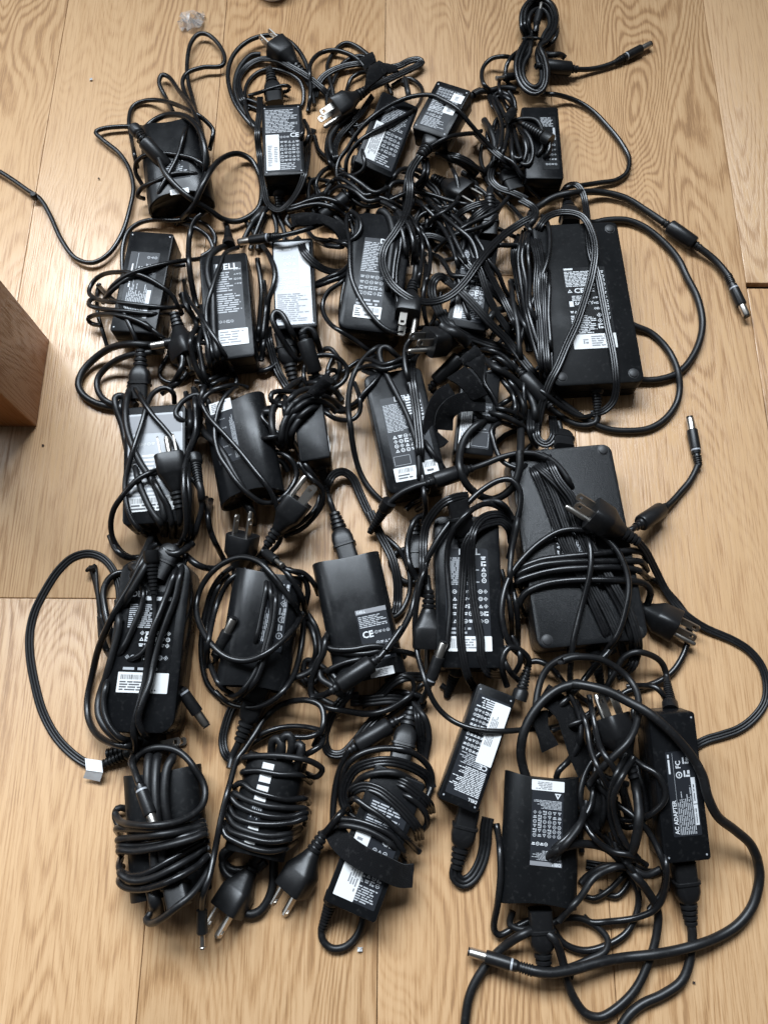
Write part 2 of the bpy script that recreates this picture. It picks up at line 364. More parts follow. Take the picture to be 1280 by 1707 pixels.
def frame_from(p, d, roll=0.0):
    d = Vector(d).normalized(); up = Vector((0, 0, 1)); x = d.cross(up)
    if x.length < 1e-4: x = Vector((1, 0, 0))
    x.normalize(); z = x.cross(d)
    R = Matrix((x, d, z)).transposed().to_4x4()
    return Matrix.Translation(Vector(p)) @ R @ Matrix.Rotation(math.radians(roll), 4, 'Y')
def prof_round(r, n=10): return [(r * math.cos(2 * math.pi * i / n), r * math.sin(2 * math.pi * i / n)) for i in range(n)]
def prof_flat3(r):
    """three cores side by side with two grooves"""
    out = []; sp = r * 1.02
    for c, angs in ((1, (-90, -45, 0, 45, 90)), (0, (60, 90, 120)), (-1, (90, 135, 180, 225, 270)), (0, (240, 270, 300))):
        for a in angs:
            a = math.radians(a); rr = r * .62
            out.append((c * sp + rr * math.cos(a), rr * math.sin(a)))
        if c == 1: out.append((sp * .5, r * .34))
        elif c == -1: out.append((-sp * .5, -r * .34))
        elif len(out) < 12: out.append((-sp * .5, r * .34))
        else: out.append((sp * .5, -r * .34))
    return out
def prof_strap(w, t): return [(-w, 0), (-w * .97, -t), (0, -t), (w * .97, -t), (w, 0), (w * .97, t), (w * .5, t * 1.3), (0, t), (-w * .5, t * 1.3), (-w * .97, t)]
class Own: pass
OWN = {}
def cab(key, r, pts, prof='round', mat=None, start=None, end=None, mids=(), slope=0.9, lift=0.0, roll=0.0, roll2=0.0, twist=0.0, name='cable', hang=True, sm=6):
    ow = OWN[key]; r = r * (1.07e-3 if prof == 'round' else 1e-3); W = conv(pts)
    if prof == 'strap': sm = 9; slope = 0.5
    S, U = spline([(p[0], p[1]) for p in W], 3.2); n = len(S)
    ex = np.array([p[2] is not None for p in W]); zx = np.array([(p[2] or 0) * 1e-3 for p in W])
    i0 = np.minimum(U.astype(int), len(W) - 2); fr = U - i0
    w = np.where(ex[i0] & ex[i0 + 1], 1.0, np.where(ex[i0], 1 - fr, np.where(ex[i0 + 1], fr, 0.0)))
    zex = np.where(ex[i0] & ex[i0 + 1], zx[i0] * (1 - fr) + zx[i0 + 1] * fr, np.where(ex[i0], zx[i0], zx[i0 + 1]))
    w = w * w * (3 - 2 * w)
    thick = r * .62 if prof == 'flat3' else (0.0009 if prof == 'strap' else r)
    half = r * 1.6 if prof == 'flat3' else r
    reff = np.full(n, thick); z = np.full(n, 0.004)
    for it in range(6):
        P = cast(S, z); seg = np.linalg.norm(np.diff(P[:, :2], axis=0), axis=1); s = np.concatenate([[0], np.cumsum(seg)])
        if it == 1:
            if end: reff = np.where(s > s[-1] - CONN_LEN[end], CONN_R[end], reff)
            if start: reff = np.where(s < CONN_LEN[start], CONN_R[start], reff)
            for kind, mp in mids:
                q = conv([mp[0], mp[1:]] if isinstance(mp[0], str) else [mp])[0]; j = int(np.argmin(np.hypot(S[:, 0] - q[0], S[:, 1] - q[1])))
                reff = np.where(np.abs(s - s[j]) < CONN_LEN[kind] / 2, CONN_R[kind], reff)
        h = hq(P, np.minimum(reff, half)[:, None][:, 0] * 0.7 if False else float(thick) * 0.7)
        tgt = h + reff + lift * 1e-3
        if it >= 2:   # pass over itself where it crosses
            D = np.hypot(P[:, None, 0] - P[None, :, 0], P[:, None, 1] - P[None, :, 1]); I, J = np.nonzero((D < 2 * half) & (s[None, :] - s[:, None] > 0.03) & (w[:, None] < .5) & (w[None, :] < .5))
            if len(I): np.maximum.at(tgt, J, np.minimum(z[I] + 1.7 * thick, tgt[J] + 2.2 * thick))
        tgt = np.where(w > 0.02, thick, tgt)
        env = np.max(tgt[None, :] - slope * np.abs(s[:, None] - s[None, :]), axis=1)
        zs = gauss(env, sm); zs = np.maximum(zs, tgt - 0.0020); zs = gauss(zs, 3)
        zn = zs * (1 - w) + zex * w
        z = zn if it < 2 else 0.5 * (z + zn)
    z = gauss(z, 6 if prof == 'strap' else 1)
    if prof != 'strap':     # loose ends sink under the pile
        for con, e_, dist in ((start, ex[0], s), (end, ex[-1], s[-1] - s)):
            if con is None and not e_:
                q = np.clip(1 - dist / 0.020, 0, 1); q = q * q * (3 - 2 * q); z = z * (1 - q) + np.maximum(z - 0.013, thick) * q
    P = cast(S, z)
    seg = np.linalg.norm(np.diff(P, axis=0), axis=1); s = np.concatenate([[0], np.cumsum(seg)])
    m = max(3, int(s[-1] / 0.0026)); su = np.linspace(0, s[-1], m)
    Q = np.stack([np.interp(su, s, P[:, i]) for i in range(3)], 1)
    # connectors at the two ends take the last stretch of the path
    a, b = 0, m
    par, inv = ow.t, ow.inv
    if end:
        L = CONN_LEN[end]; j = min(max(int(np.searchsorted(su, su[-1] - L)), 0), m - 2); d = Q[-1] - Q[j]; d = d / max(np.linalg.norm(d), 1e-6); base = Q[-1] - d * L
        connector(end, frame_from(base, d, roll), par, inv, r); b = min(m, j + 2)
        Q[j] = base; Q[j + 1] = base + d * 0.002
    if start:
        L = CONN_LEN[start]; j = max(1, min(int(np.searchsorted(su, L)), m - 1)); d = Q[0] - Q[j]; d = d / max(np.linalg.norm(d), 1e-6); base = Q[0] - d * L
        connector(start, frame_from(base, d, roll2), par, inv, r); a = j - 1
        Q[j] = base; Q[a] = base + d * 0.002
    for kind, mp in mids:
        q = conv([mp[0], mp[1:]] if isinstance(mp[0], str) else [mp])[0]; j = int(np.argmin(np.hypot(S[:, 0] - q[0], S[:, 1] - q[1])))
        jj = int(np.argmin(np.linalg.norm(Q - P[j], axis=1))); L = CONN_LEN[kind]; kk = int(L / 2 / 0.0026)
        p0, p1 = Q[max(0, jj - kk)], Q[min(m - 1, jj + kk)]; d = (p1 - p0) / max(np.linalg.norm(p1 - p0), 1e-6); cpt = (p0 + p1) / 2
        connector(kind, frame_from(cpt - d * L / 2, d), par, inv, r)
        lo, hi = max(0, jj - kk), min(m, jj + kk + 1); tt = np.linspace(-L / 2, L / 2, hi - lo)[:, None]; Q[lo:hi] = cpt + d * tt
    Q2 = Q[a:b]
    if len(Q2) >= 3:
        T = np.gradient(Q2, axis=0); T /= np.maximum(np.linalg.norm(T, axis=1, keepdims=True), 1e-9)
        X = np.stack([T[:, 1], -T[:, 0], np.zeros(len(T))], 1); nx = np.linalg.norm(X, axis=1, keepdims=True)
        X = np.where(nx > 0.15, X / np.maximum(nx, 1e-9), 0.0)
        for i in range(1, len(X)):
            if not X[i].any(): X[i] = X[i - 1]
        for i in range(len(X) - 2, -1, -1):
            if not X[i].any(): X[i] = X[i + 1]
        for i in range(1, len(X)):
            if np.dot(X[i], X[i - 1]) < 0: X[i] = -X[i]
        X = np.stack([gauss(X[:, i], 2) for i in range(3)], 1); X -= T * np.sum(X * T, 1, keepdims=True); X /= np.maximum(np.linalg.norm(X, axis=1, keepdims=True), 1e-9)
        Y = np.cross(X, T); Y *= np.where(Y[:, 2:3] < 0, -1, 1)
        th = np.radians(twist) * np.sin(np.linspace(0, math.pi, len(X)))
        X, Y = X * np.cos(th)[:, None] + Y * np.sin(th)[:, None], -X * np.sin(th)[:, None] + Y * np.cos(th)[:, None]
        pr = np.array(prof_flat3(r) if prof == 'flat3' else prof_strap(r, 0.0012) if prof == 'strap' else prof_round(r))
        V = Q2[:, None, :] + pr[None, :, 0, None] * X[:, None, :] + pr[None, :, 1, None] * Y[:, None, :]
        k = len(pr); nn = len(Q2); f = []
        idx = np.arange(nn - 1)[:, None] * k + np.arange(k)[None, :]; idn = np.arange(nn - 1)[:, None] * k + (np.arange(k)[None, :] + 1) % k
        f = np.stack([idx, idn, idn + k, idx + k], -1).reshape(-1, 4).tolist(); f += [tuple(range(k - 1, -1, -1)), tuple(range((nn - 1) * k, nn * k))]
        mk(name, V.reshape(-1, 3), f, mat or ('velcro' if prof == 'strap' else 'cable'), par, inv, sharp=60 if prof == 'flat3' else 50)
    rs = np.interp(su, s, reff); rs = np.where(rs <= thick + 1e-6, half, rs)
    zt = Q.copy()
    if prof != 'round': zt[:, 2] += thick - half * .85
    raster(zt, rs)
    return Q
def thing(key, name, label, cat, Mw, group):
    e = bpy.data.objects.new(name, None); COL.objects.link(e); e.matrix_world = Mw; e.empty_display_size = 0.02
    tag(e, label, cat, group); o = Own(); o.t = e; o.M = Mw; o.inv = Mw.inverted(); OWN[key] = o; return o
def cord(key, label, x, y):
    return thing(key, 'power_cord', label, 'power cord', Matrix.Translation(at(x, y, 0)), 'mains power cords among the chargers')
def charger(key, label, style, A, B, w, h, z0=0.0, roll=0.0, pitch=0.0, rc=3.0, be=1.2, seam=0.5, mat=None, feet=(), dish=4.0):
    w, h, z0 = w / 1000, h / 1000, z0 / 1000
    zc = z0 + h
    for it in range(4):
        hs = 0 if it == 0 else L / 2 * math.sin(math.radians(pitch)); Aw = Vector(cast(A, zc + hs)); Bw = Vector(cast(B, zc - hs)); d = Aw - Bw; d.z = 0; L = d.length / math.cos(math.radians(pitch))
        R = Matrix.Rotation(math.atan2(d.y, d.x) - math.pi / 2, 4, 'Z') @ Matrix.Rotation(math.radians(pitch), 4, 'X') @ Matrix.Rotation(math.radians(roll), 4, 'Y')
        low = min((R @ Vector((sx * w / 2, sy * L / 2, -h))).z for sx in (1, -1) for sy in (1, -1)); zc = z0 - low
    c = (Aw + Bw) / 2; c.z = zc
    Mw = Matrix.Translation(c + R @ Vector((0, 0, -h))) @ R
    ow = thing(key, 'laptop_charger', label, 'charger', Mw, 'laptop chargers laid out on the floor')
    ow.w, ow.l, ow.h = w, L, h
    if style == 'slim': v, f = slim_mesh(w, L, h, dish / 1000); m = mat or 'slim'
    else: v, f = case_mesh(w, L, h, rc / 1000, be / 1000, seam, 0.0); m = mat or 'case'
    mk('housing', v, f, m, ow.t, sharp=25)
    for (u, vv) in feet:
        fv, ff = rings_mesh([[(x, y, h + z) for x, y in rr_outline(2 * q, 2 * q, q, 4)] for z, q in ((-.0004, .0052), (.0002, .0052), (.0003, .0044), (.0012, .0042), (.0016, .0034))])
        o = mk('foot', [(x + u * w / 2, y + vv * L / 2, z) for x, y, z in fv], ff, 'foot', ow.t)
    # stack height
    a = np.linspace(-w / 2, w / 2, int(w * 1400)); b = np.linspace(-L / 2, L / 2, int(L * 1400)); X, Y = np.meshgrid(a, b)
    Z = np.full_like(X, h)
    if style == 'slim':
        t = np.clip((np.abs(X) - (w / 2 - h * .575)) / (h * .575), 0, 1); Z = h / 2 + h / 2 * np.sqrt(1 - t * t)
    P = xf(np.stack([X.ravel(), Y.ravel(), Z.ravel()], 1), Mw); ix, iy = gi(P); np.maximum.at(HM, (ix, iy), P[:, 2].astype(np.float32))
    return ow
# ------------------------------------------------------------------ labels and print
_font = {}
def text_mesh(s):
    if s not in _font:
        cu = bpy.data.curves.new('t', 'FONT'); cu.body = s; cu.size = 1.0; cu.resolution_u = 2; cu.offset = 0.025
        o = bpy.data.objects.new('t', cu); COL.objects.link(o); dg = bpy.context.evaluated_depsgraph_get()
        me = bpy.data.meshes.new_from_object(o.evaluated_get(dg)); v = np.array([p.co[:] for p in me.vertices]); f = [tuple(p.vertices) for p in me.polygons]
        COL.objects.unlink(o); bpy.data.objects.remove(o); v[:, :2] -= v[:, :2].min(0); v[:, :2] /= v[:, 1].max(); _font[s] = (v, f)
    return _font[s]
def ring2(mb, a, b, r, t, n=12):
    v = []; 
    for i in range(n):
        an = 2 * math.pi * i / n
        v += [(a + r * math.cos(an), b + r * math.sin(an)), (a + (r - t) * math.cos(an), b + (r - t) * math.sin(an))]
    mb.add(v, [(2 * i, 2 * ((i + 1) % n), 2 * ((i + 1) % n) + 1, 2 * i + 1) for i in range(n)])
def rect2(mb, a0, a1, b0, b1): mb.add([(a0, b0), (a1, b0), (a1, b1), (a0, b1)], [(0, 1, 2, 3)])
def lab(key, u0, u1, v0, v1, items=(), mat='label', ink='print', turn='up', face='top', rc=1.0, name='label', seed=1, skew=0.0):
    """label plate on a case; u across (-1..1), v along (-1..1, +1 = far end)"""
    ow = OWN[key]; rd = random.Random(seed * 31 + len(key)); w, l, h = ow.w, ow.l, ow.h
    if face == 'top': x0, x1, y0, y1 = u0 * w / 2, u1 * w / 2, v0 * l / 2, v1 * l / 2; put = lambda x, y, z: (x, y, h + z)
    elif face == 'right': x0, x1, y0, y1 = (u0 * .5 + .5) * h, (u1 * .5 + .5) * h, v0 * l / 2, v1 * l / 2; put = lambda x, y, z: (w / 2 + z, y, h - x)
    cx, cy = (x0 + x1) / 2, (y0 + y1) / 2; pw, pl = x1 - x0, y1 - y0
    e = 0.00022 if name == 'label' else 0.0006
    o = rr_outline(pw, pl, rc / 1000, 3)
    v, f = rings_mesh([[put(x + cx, y + cy, zz) for x, y in o] for zz in (-0.0002, e)])
    plate = mk(name, v, f, mat, ow.t, smooth=False)
    plate['label'] = 'white sticker with small print' if name == 'sticker' else 'shiny silver rating label' if mat == 'silver' else 'dark rating label with pale print'
    A, B = (pw, pl) if turn in ('up', 'down') else (pl, pw)
    def mp(a, b):
        if turn == 'up': return x0 + a, y1 - b
        if turn == 'down': return x1 - a, y0 + b
        if turn == 'left': return x0 + b, y0 + a      # reads from the near end to the far end
        return x1 - b, y1 - a                          # 'right'
    mb = {}
    for it in items:
        k = it[0]; ik = it[-1] if isinstance(it[-1], str) and k != 'text' else ink
        m = mb.setdefault(ik, MB())
        if k == 'lines':
            a0, a1, b0, b1, n = it[1] * A, it[2] * A, it[3] * B, it[4] * B, max(1, round(it[5] * 1.35)) if it[5] > 2 else it[5]; d = (b1 - b0) / n
            for i in range(n):
                a = a0; stop = a0 + (a1 - a0) * rd.uniform(.62, 1.0)
                while a < stop:
                    q = min(rd.uniform(1.2, 4.6) * d, stop - a)
                    rect2(m, a, a + q, b0 + i * d + d * .18, b0 + i * d + d * .70); a += q + d * rd.uniform(.3, .7)
        elif k == 'icons':
            a0, a1, b0, b1, nc, nr = it[1] * A, it[2] * A, it[3] * B, it[4] * B, max(1, round(it[5] * 1.3)), max(1, round(it[6] * 1.3)); da, db = (a1 - a0) / nc, (b1 - b0) / nr; r = min(da, db) * .42
            for i in range(nc):
                for j in range(nr):
                    a, b = a0 + (i + .5) * da, b0 + (j + .5) * db; c = rd.random()
                    if c < .30: ring2(m, a, b, r, r * .30); rect2(m, a - r * .4, a + r * .4, b - r * .12, b + r * .18)
                    elif c < .45: ring2(m, a, b, r, r * .25, 4); rect2(m, a - r * .2, a + r * .2, b - r * .3, b + r * .3)
                    elif c < .60: m.add([(a - r, b + r * .8), (a + r, b + r * .8), (a, b - r * .9), (a - r * .45, b + r * .45), (a + r * .45, b + r * .45), (a, b - r * .25)], [(0, 1, 4, 3), (1, 2, 5, 4), (2, 0, 3, 5)])
                    elif c < .78: rect2(m, a - r, a + r, b - r, b - r * .5); rect2(m, a - r, a - r * .4, b - r * .3, b + r); rect2(m, a - r * .1, a + r, b + r * .2, b + r)
                    else: rect2(m, a - r, a + r, b - r * .7, b - r * .2); rect2(m, a - r * .8, a + r * .7, b + r * .05, b + r * .6)
        elif k == 'bars':
            a0, a1, b0, b1 = it[1] * A, it[2] * A, it[3] * B, it[4] * B; a = a0
            while a < a1 - .0008:
                q = rd.choice((.00022, .00035, .0006)); rect2(m, a, a + q, b0, b1); a += q + rd.choice((.0003, .00045, .0007))
        elif k == 'frame':
            a0, a1, b0, b1 = it[1] * A, it[2] * A, it[3] * B, it[4] * B; t = .0003
            rect2(m, a0, a1, b0, b0 + t); rect2(m, a0, a1, b1 - t, b1); rect2(m, a0, a0 + t, b0, b1); rect2(m, a1 - t, a1, b0, b1)
        elif k == 'rect': rect2(m, it[1] * A, it[2] * A, it[3] * B, it[4] * B)
        elif k == 'text':
            s, a, b, hgt = it[1], it[2] * A, it[3] * B, it[4] * B; tv, tf = text_mesh(s); asp = it[5] if len(it) > 5 and not isinstance(it[5], str) else 1.0
            ik2 = it[-1] if isinstance(it[-1], str) and len(it) > 5 else ink
            pts = [mp(a + p[0] * hgt * asp, b + hgt - p[1] * hgt) for p in tv]
            mk('lettering', [put(x, y, e + .00022) for x, y in pts], tf, ik2, plate, smooth=False)
    for ik, m in mb.items():
        if not m.v: continue
        tag(mk('fine_print', [put(*mp(a, b), e + .00015) for a, b in m.v], m.f, ik, plate, smooth=False), kind='stuff')
    return plate
def flap(key, corners, zs, bulge=3.0, name='strap', mat='velcro', n=9):
    """a loose flap of strap: four corners (photo pixels), heights in mm, arched between them"""
    ow = OWN[key]; C4 = [np.array(cast((p[0], p[1]), z / 1000)) for p, z in zip(conv(corners), zs)]; top = []; rd = np.random.default_rng(len(corners) + int(zs[0]))
    for i in range(n + 1):
        for j in range(n + 1):
            u, v = i / n, j / n; p = (1 - u) * ((1 - v) * C4[0] + v * C4[3]) + u * ((1 - v) * C4[1] + v * C4[2])
            p = p + np.array([0, 0, bulge / 1000 * math.sin(math.pi * v) * (1 - .3 * u)]) + rd.normal(0, .00022, 3); top.append(p)
    top = np.array(top); bot = top - np.array([0, 0, .0022]); m = len(top); f = []
    for i in range(n):
        for j in range(n):
            a = i * (n + 1) + j; q = (a, a + n + 1, a + n + 2, a + 1); f += [q, tuple(m + k for k in q[::-1])]
    bd = [i * (n + 1) for i in range(n + 1)] + [n * (n + 1) + j for j in range(1, n + 1)] + [i * (n + 1) + n for i in range(n - 1, -1, -1)] + [j for j in range(n - 1, 0, -1)]
    for a, b in zip(bd, bd[1:] + bd[:1]): f.append((a, b, m + b, m + a))
    return mk(name, np.vstack([top, bot]), f, mat, ow.t, ow.inv, sharp=60)
def twin(key, r, pts, offs, **kw):
    """further turns of the same cord lying beside the first"""
    for dx, dy in offs:
        out = []
        for p in pts: out.append(p if isinstance(p, str) else (p[0] + dx * (1 + .35 * math.sin(p[1] * .013 + dx)), p[1] + dy * (1 + .3 * math.cos(p[0] * .011)), *p[2:]))
        cab(key, r, out, **kw)
# ------------------------------------------------------------------ the chargers, row by row
DELL = lambda s=.09: ('text', 'DELL', .38, .01, s, 1.05, 'printw')
def sticker(key, u0, u1, v0, v1, turn='up', items=None, seed=3):
    lab(key, u0, u1, v0, v1, items or [('lines', .08, .9, .12, .9, 4, 'inkg')], 'paper', 'inkg', turn, rc=.6, name='sticker', seed=seed)
FULL = [('lines', .04, .96, .02, .40, 11), ('icons', .05, .95, .42, .78, 5, 4), ('lines', .04, .9, .80, .97, 4)]
# far row
charger('a1', 'stubby charger with rounded sides wrapped in thin wire, far left corner of the layout', 'slim', (279, 193), (297, 330), 70, 36, dish=8)
lab('a1', -.35, .45, -.55, -.1, [('lines', .05, .95, .05, .9, 6)], seed=4); sticker('a1', -.2, .35, -.92, -.8)
charger('a2', 'upright charger with white sticker in lower left of label, beneath a coil of rings', 'box', (469, 174), (474, 292), 43, 31, z0=9)
lab('a2', -.88, .86, -.9, .9, [('lines', .03, .97, .03, .40, 12), ('text', 'CE', .72, .41, .07, 1.0, 'printw'), ('icons', .42, .70, .42, .52, 2, 1), ('icons', .42, .97, .52, .86, 4, 5), ('lines', .42, .97, .87, .98, 3)], seed=5)
sticker('a2', -.83, -.18, -.86, .13, 'up', [('lines', .12, .5, .3, .9, 9, 'inkg'), ('lines', .6, .9, .35, .8, 7, 'inkg')])
charger('a3', 'tilted charger lying under the black strap, beside the one turned on its corner', 'box', (668, 165), (622, 283), 43, 30, z0=2, roll=14)
lab('a3', -.55, .85, -.86, .75, FULL, seed=6); sticker('a3', -.72, -.12, -.8, .2, 'right')
charger('a4', 'small charger turned on its corner with two square white stickers on its label', 'box', (757, 142), (714, 222), 40, 28, z0=18, roll=-6, pitch=8)
lab('a4', -.72, .72, -.8, .8, [('icons', .03, .97, .02, .30, 6, 3), ('lines', .03, .7, .30, .62, 6), ('icons', .03, .66, .48, .74, 4, 2), ('lines', .03, .97, .75, .98, 6)], seed=7)
sticker('a4', .22, .85, .38, .70, 'up', [('lines', .3, .7, .3, .8, 3, 'inkg')]); sticker('a4', .12, .74, -.12, .28, 'up', [('lines', .3, .75, .25, .8, 5, 'inkg')])
charger('a5', 'narrow charger half hidden by a tied hank of cord, far right', 'box', (899, 178), (908, 298), 40, 29)
lab('a5', -.1, .8, -.75, .72, [('lines', .1, .9, .02, .2, 6), ('rect', .78, .92, .22, .45), ('icons', .2, .9, .5, .95, 3, 4)], 'case', 'print', seed=8)
# second row
charger('b1', 'glossy charger bound with thin cable turns, with barcode strip, beside the wooden leg', 'box', (254, 387), (221, 554), 45, 33, z0=5)
lab('b1', -.75, .55, -.72, .58, [('text', 'FC', .70, .36, .13, 1.0, 'printw'), ('icons', .62, .98, .58, .95, 2, 2), ('lines', .45, .98, .10, .20, 1, 'printw'), ('rect', .40, .98, .27, .285), ('lines', .02, .55, .12, .80, 9), ('rect', .0, .42, .80, .94, 'printw')], turn='left', seed=9)
charger('b2', 'black charger with slanted label and white sticker strip, left of the silver one', 'box', (372, 424), (384, 598), 48, 34, z0=3, rc=4)
lab('b2', -.42, .72, -.75, .82, [('text', 'DELL', .08, .01, .075, 1.05, 'printw'), ('lines', .04, .70, .11, .36, 7), ('icons', .70, .98, .06, .30, 2, 3), ('lines', .04, .98, .38, .62, 7), ('icons', .05, .6, .64, .80, 3, 1), ('lines', .1, .95, .82, .97, 3)], seed=10)
sticker('b2', -.40, .80, -.76, -.46, 'up', [('lines', .06, .94, .1, .9, 4, 'inkg')])
charger('b3', 'charger with a shiny silver label, second row', 'box', (487, 398), (494, 547), 42, 29)
lab('b3', -.92, .80, -.92, .93, [('lines', .04, .6, .03, .12, 2, 'paper'), ('icons', .25, .62, .15, .40, 2, 2, 'paper'), ('icons', .1, .65, .42, .60, 4, 2, 'paper'), ('lines', .05, .95, .63, .97, 10, 'inkg'), ('rect', .70, .97, .02, .56, 'paper')], 'silver', seed=11)
charger('b4', 'rounded-end charger leaning left with barcode sticker, under a two-blade plug', 'box', (642, 356), (612, 552), 60, 34, rc=11, be=3, z0=2)
lab('b4', -.55, .35, -.62, .55, [('text', 'DELL', .60, .0, .07, 1.0, 'printw'), ('lines', .03, .75, .06, .50, 13), ('icons', .05, .95, .53, .84, 4, 3), ('lines', .05, .9, .88, .98, 2)], seed=12)
sticker('b4', -.55, .36, -.80, -.60, 'up', [('bars', .35, .95, .1, .5, 'ink'), ('lines', .05, .3, .2, .9, 3, 'ink'), ('lines', .4, .95, .6, .9, 1, 'ink')])
charger('b5', 'small charger buried under crossing cords in the centre of the second row', 'box', (800, 398), (776, 547), 39, 29, z0=2)
lab('b5', -.75, .72, -.85, .72, [('lines', .03, .97, .02, .30, 9), ('icons', .05, .95, .42, .76, 4, 4), ('text', 'CE', .40, .56, .08, 1.0, 'printw'), ('lines', .3, .95, .80, .97, 5)], seed=13); sticker('b5', -.72, -.3, -.82, .1, 'right')
charger('b6', 'large flat charger with round rubber feet and big white-printed label', 'box', (957, 372), (999, 640), 88, 30, rc=7, be=1.6, mat='matte', feet=((.80, .90), (-.80, -.90), (.78, -.90)))
lab('b6', -.44, .52, -.42, .42, [('lines', .02, .30, .0, .05, 1, 'printw'), ('lines', .02, .82, .055, .29, 8, 'printw'), ('icons', .03, .16, .30, .40, 1, 1, 'printw'), ('text', 'CE', .20, .31, .075, 1.1, 'printw'), ('icons', .38, .68, .30, .40, 2, 1, 'printw'), ('lines', .12, .55, .42, .50, 3, 'printw'), ('rect', .04, .14, .50, .58, 'printw'), ('text', 'SAFETY', .17, .51, .05, 1.1, 'printw'), ('icons', .60, .80, .42, .66, 2, 2, 'printw'), ('icons', .03, .40, .62, .70, 3, 1, 'printw'), ('lines', .03, .62, .71, .98, 8, 'printw'), ('icons', .84, .98, .05, .80, 1, 9, 'printw'), ('icons', .62, .78, .68, .92, 1, 2, 'printw')], 'matte', 'printw', seed=14)
sticker('b6', -.44, .53, -.585, -.41, 'up', [('icons', .22, .36, .2, .8, 1, 1, 'inkg'), ('lines', .42, .80, .12, .88, 4, 'inkg')])
# third row
charger('c1', 'charger with pale silvery label and a two-blade plug lying on it', 'box', (259, 676), (257, 872), 57, 34, rc=5, be=1.2, z0=4)
lab('c1', -.86, .90, -.70, .86, [('rect', .02, .98, .02, .22, 'inkg'), ('icons', .2, .5, .28, .40, 3, 1, 'paper'), ('lines', .04, .9, .45, .95, 8, 'paper')], 'silver', 'paper', seed=15)
sticker('c1', -.80, .72, -.80, -.56, 'up', [('bars', .05, .9, .1, .45, 'ink'), ('lines', .05, .9, .5, .95, 2, 'ink')])
charger('c2', 'shiny charger with rounded sides leaning right, plug prongs at its near end', 'slim', (378, 660), (411, 828), 62, 33, dish=6, z0=2, roll=-13)
lab('c2', -.62, .10, -.28, .72, [('icons', .05, .95, .30, .60, 4, 3), ('text', 'CE', .25, .62, .10, 1.0, 'print'), ('lines', .05, .95, .76, .97, 4)], turn='left', seed=16); sticker('c2', -.60, .10, .72, .94)
charger('c3', 'charger standing on its long edge below a wrapped ferrite bead', 'box', (511, 662), (526, 766), 28, 44, rc=2.5, z0=1)
lab('c3', .05, .85, -.7, .8, FULL, face='right', turn='left', seed=17); lab('c3', -.62, .0, -.72, -.2, [('lines', .1, .9, .1, .9, 4, 'inkg')], 'paper', 'inkg', 'left', 'right', .5, 'sticker')
charger('c4', 'long charger with a barcode sticker, a ribbed flat cord running down its label', 'box', (653, 618), (697, 815), 56, 34, rc=7, be=2.0, z0=2)
lab('c4', -.62, .78, -.62, .55, [('text', 'DELL', .34, .0, .075, 1.05, 'printw'), ('lines', .03, .60, .10, .50, 15), ('icons', .82, .98, .08, .42, 1, 3, 'printw'), ('lines', .6, .8, .02, .3, 5, 'printw'), ('icons', .10, .75, .54, .80, 4, 3, 'printw'), ('frame', .03, .42, .84, .97)], seed=18)
sticker('c4', -.66, .08, -.84, -.62, 'up', [('bars', .2, .9, .1, .42, 'ink'), ('lines', .15, .9, .5, .9, 2, 'ink')]); sticker('c4', .32, .80, -.80, -.58, 'up', [('bars', .1, .9, .1, .5, 'ink'), ('lines', .2, .9, .6, .9, 1, 'ink')])
charger('c5', 'small charger under the frayed hook-and-loop straps, third row', 'box', (803, 615), (789, 757), 37, 29, z0=1)
lab('c5', -.22, .72, -.86, .2, [('icons', .5, .95, .05, .3, 2, 2), ('lines', .08, .95, .32, .60, 5), ('frame', .05, .95, .64, .96)], seed=19); sticker('c5', -.82, -.25, -.88, .25, 'left')
charger('c6', 'large grainy charger with rubber feet, tied round with bands of cable', 'box', (932, 746), (990, 1074), 97, 34, rc=9, be=2.2, seam=.4, mat='grain', feet=((.82, .93), (-.82, -.92), (.80, -.92)))
lab('c6', -.42, .40, -.16, .36, [('bars', .55, .98, .02, .12, 'printw'), ('icons', .2, .5, .02, .16, 3, 1, 'printw'), ('icons', .02, .18, .02, .35, 2, 2, 'printw'), ('lines', .02, .9, .5, .95, 10)], 'matte', 'print', 'left', seed=20); sticker('c6', -.42, -.14, -.27, -.20)
# fourth row
charger('d1', 'long thick charger with white barcode sticker, a metal-tipped plug beside its near end', 'box', (262, 934), (226, 1222), 62, 38, rc=13, be=2.5, z0=3)
lab('d1', -.62, .72, -.34, .62, [('text', 'DELL', .05, .0, .075, .9, 'printw'), ('lines', .25, .95, .05, .14, 1, 'printw'), ('lines', .03, .7, .16, .46, 9), ('icons', .3, .95, .48, .70, 5, 2, 'printw'), ('text', 'CE', .42, .52, .07, 1.0, 'printw'), ('icons', .05, .95, .72, .90, 6, 1), ('lines', .05, .95, .92, .98, 1)], 'case', 'print', seed=21)
sticker('d1', -.66, .72, -.56, -.33, 'up', [('bars', .06, .55, .12, .35, 'ink'), ('lines', .05, .9, .42, .92, 3, 'ink')])
charger('d2', 'charger with one rounded side catching light, inside a large ring of cable', 'slim', (452, 950), (421, 1150), 62, 33, roll=12, dish=3, z0=2)
lab('d2', -.02, .26, -.25, .62, [('lines', .05, .9, .1, .9, 4)], 'label', 'print', 'left', seed=22); lab('d2', .36, .62, -.35, .86, [('icons', .05, .95, .05, .95, 6, 1), ('lines', .4, .9, .5, .9, 2)], 'label', 'print', 'left', seed=23)
charger('d3', 'smooth clean-topped charger with dark label near its lower half, centre of fourth row', 'slim', (577, 925), (622, 1132), 62, 26, dish=2.5, roll=5)
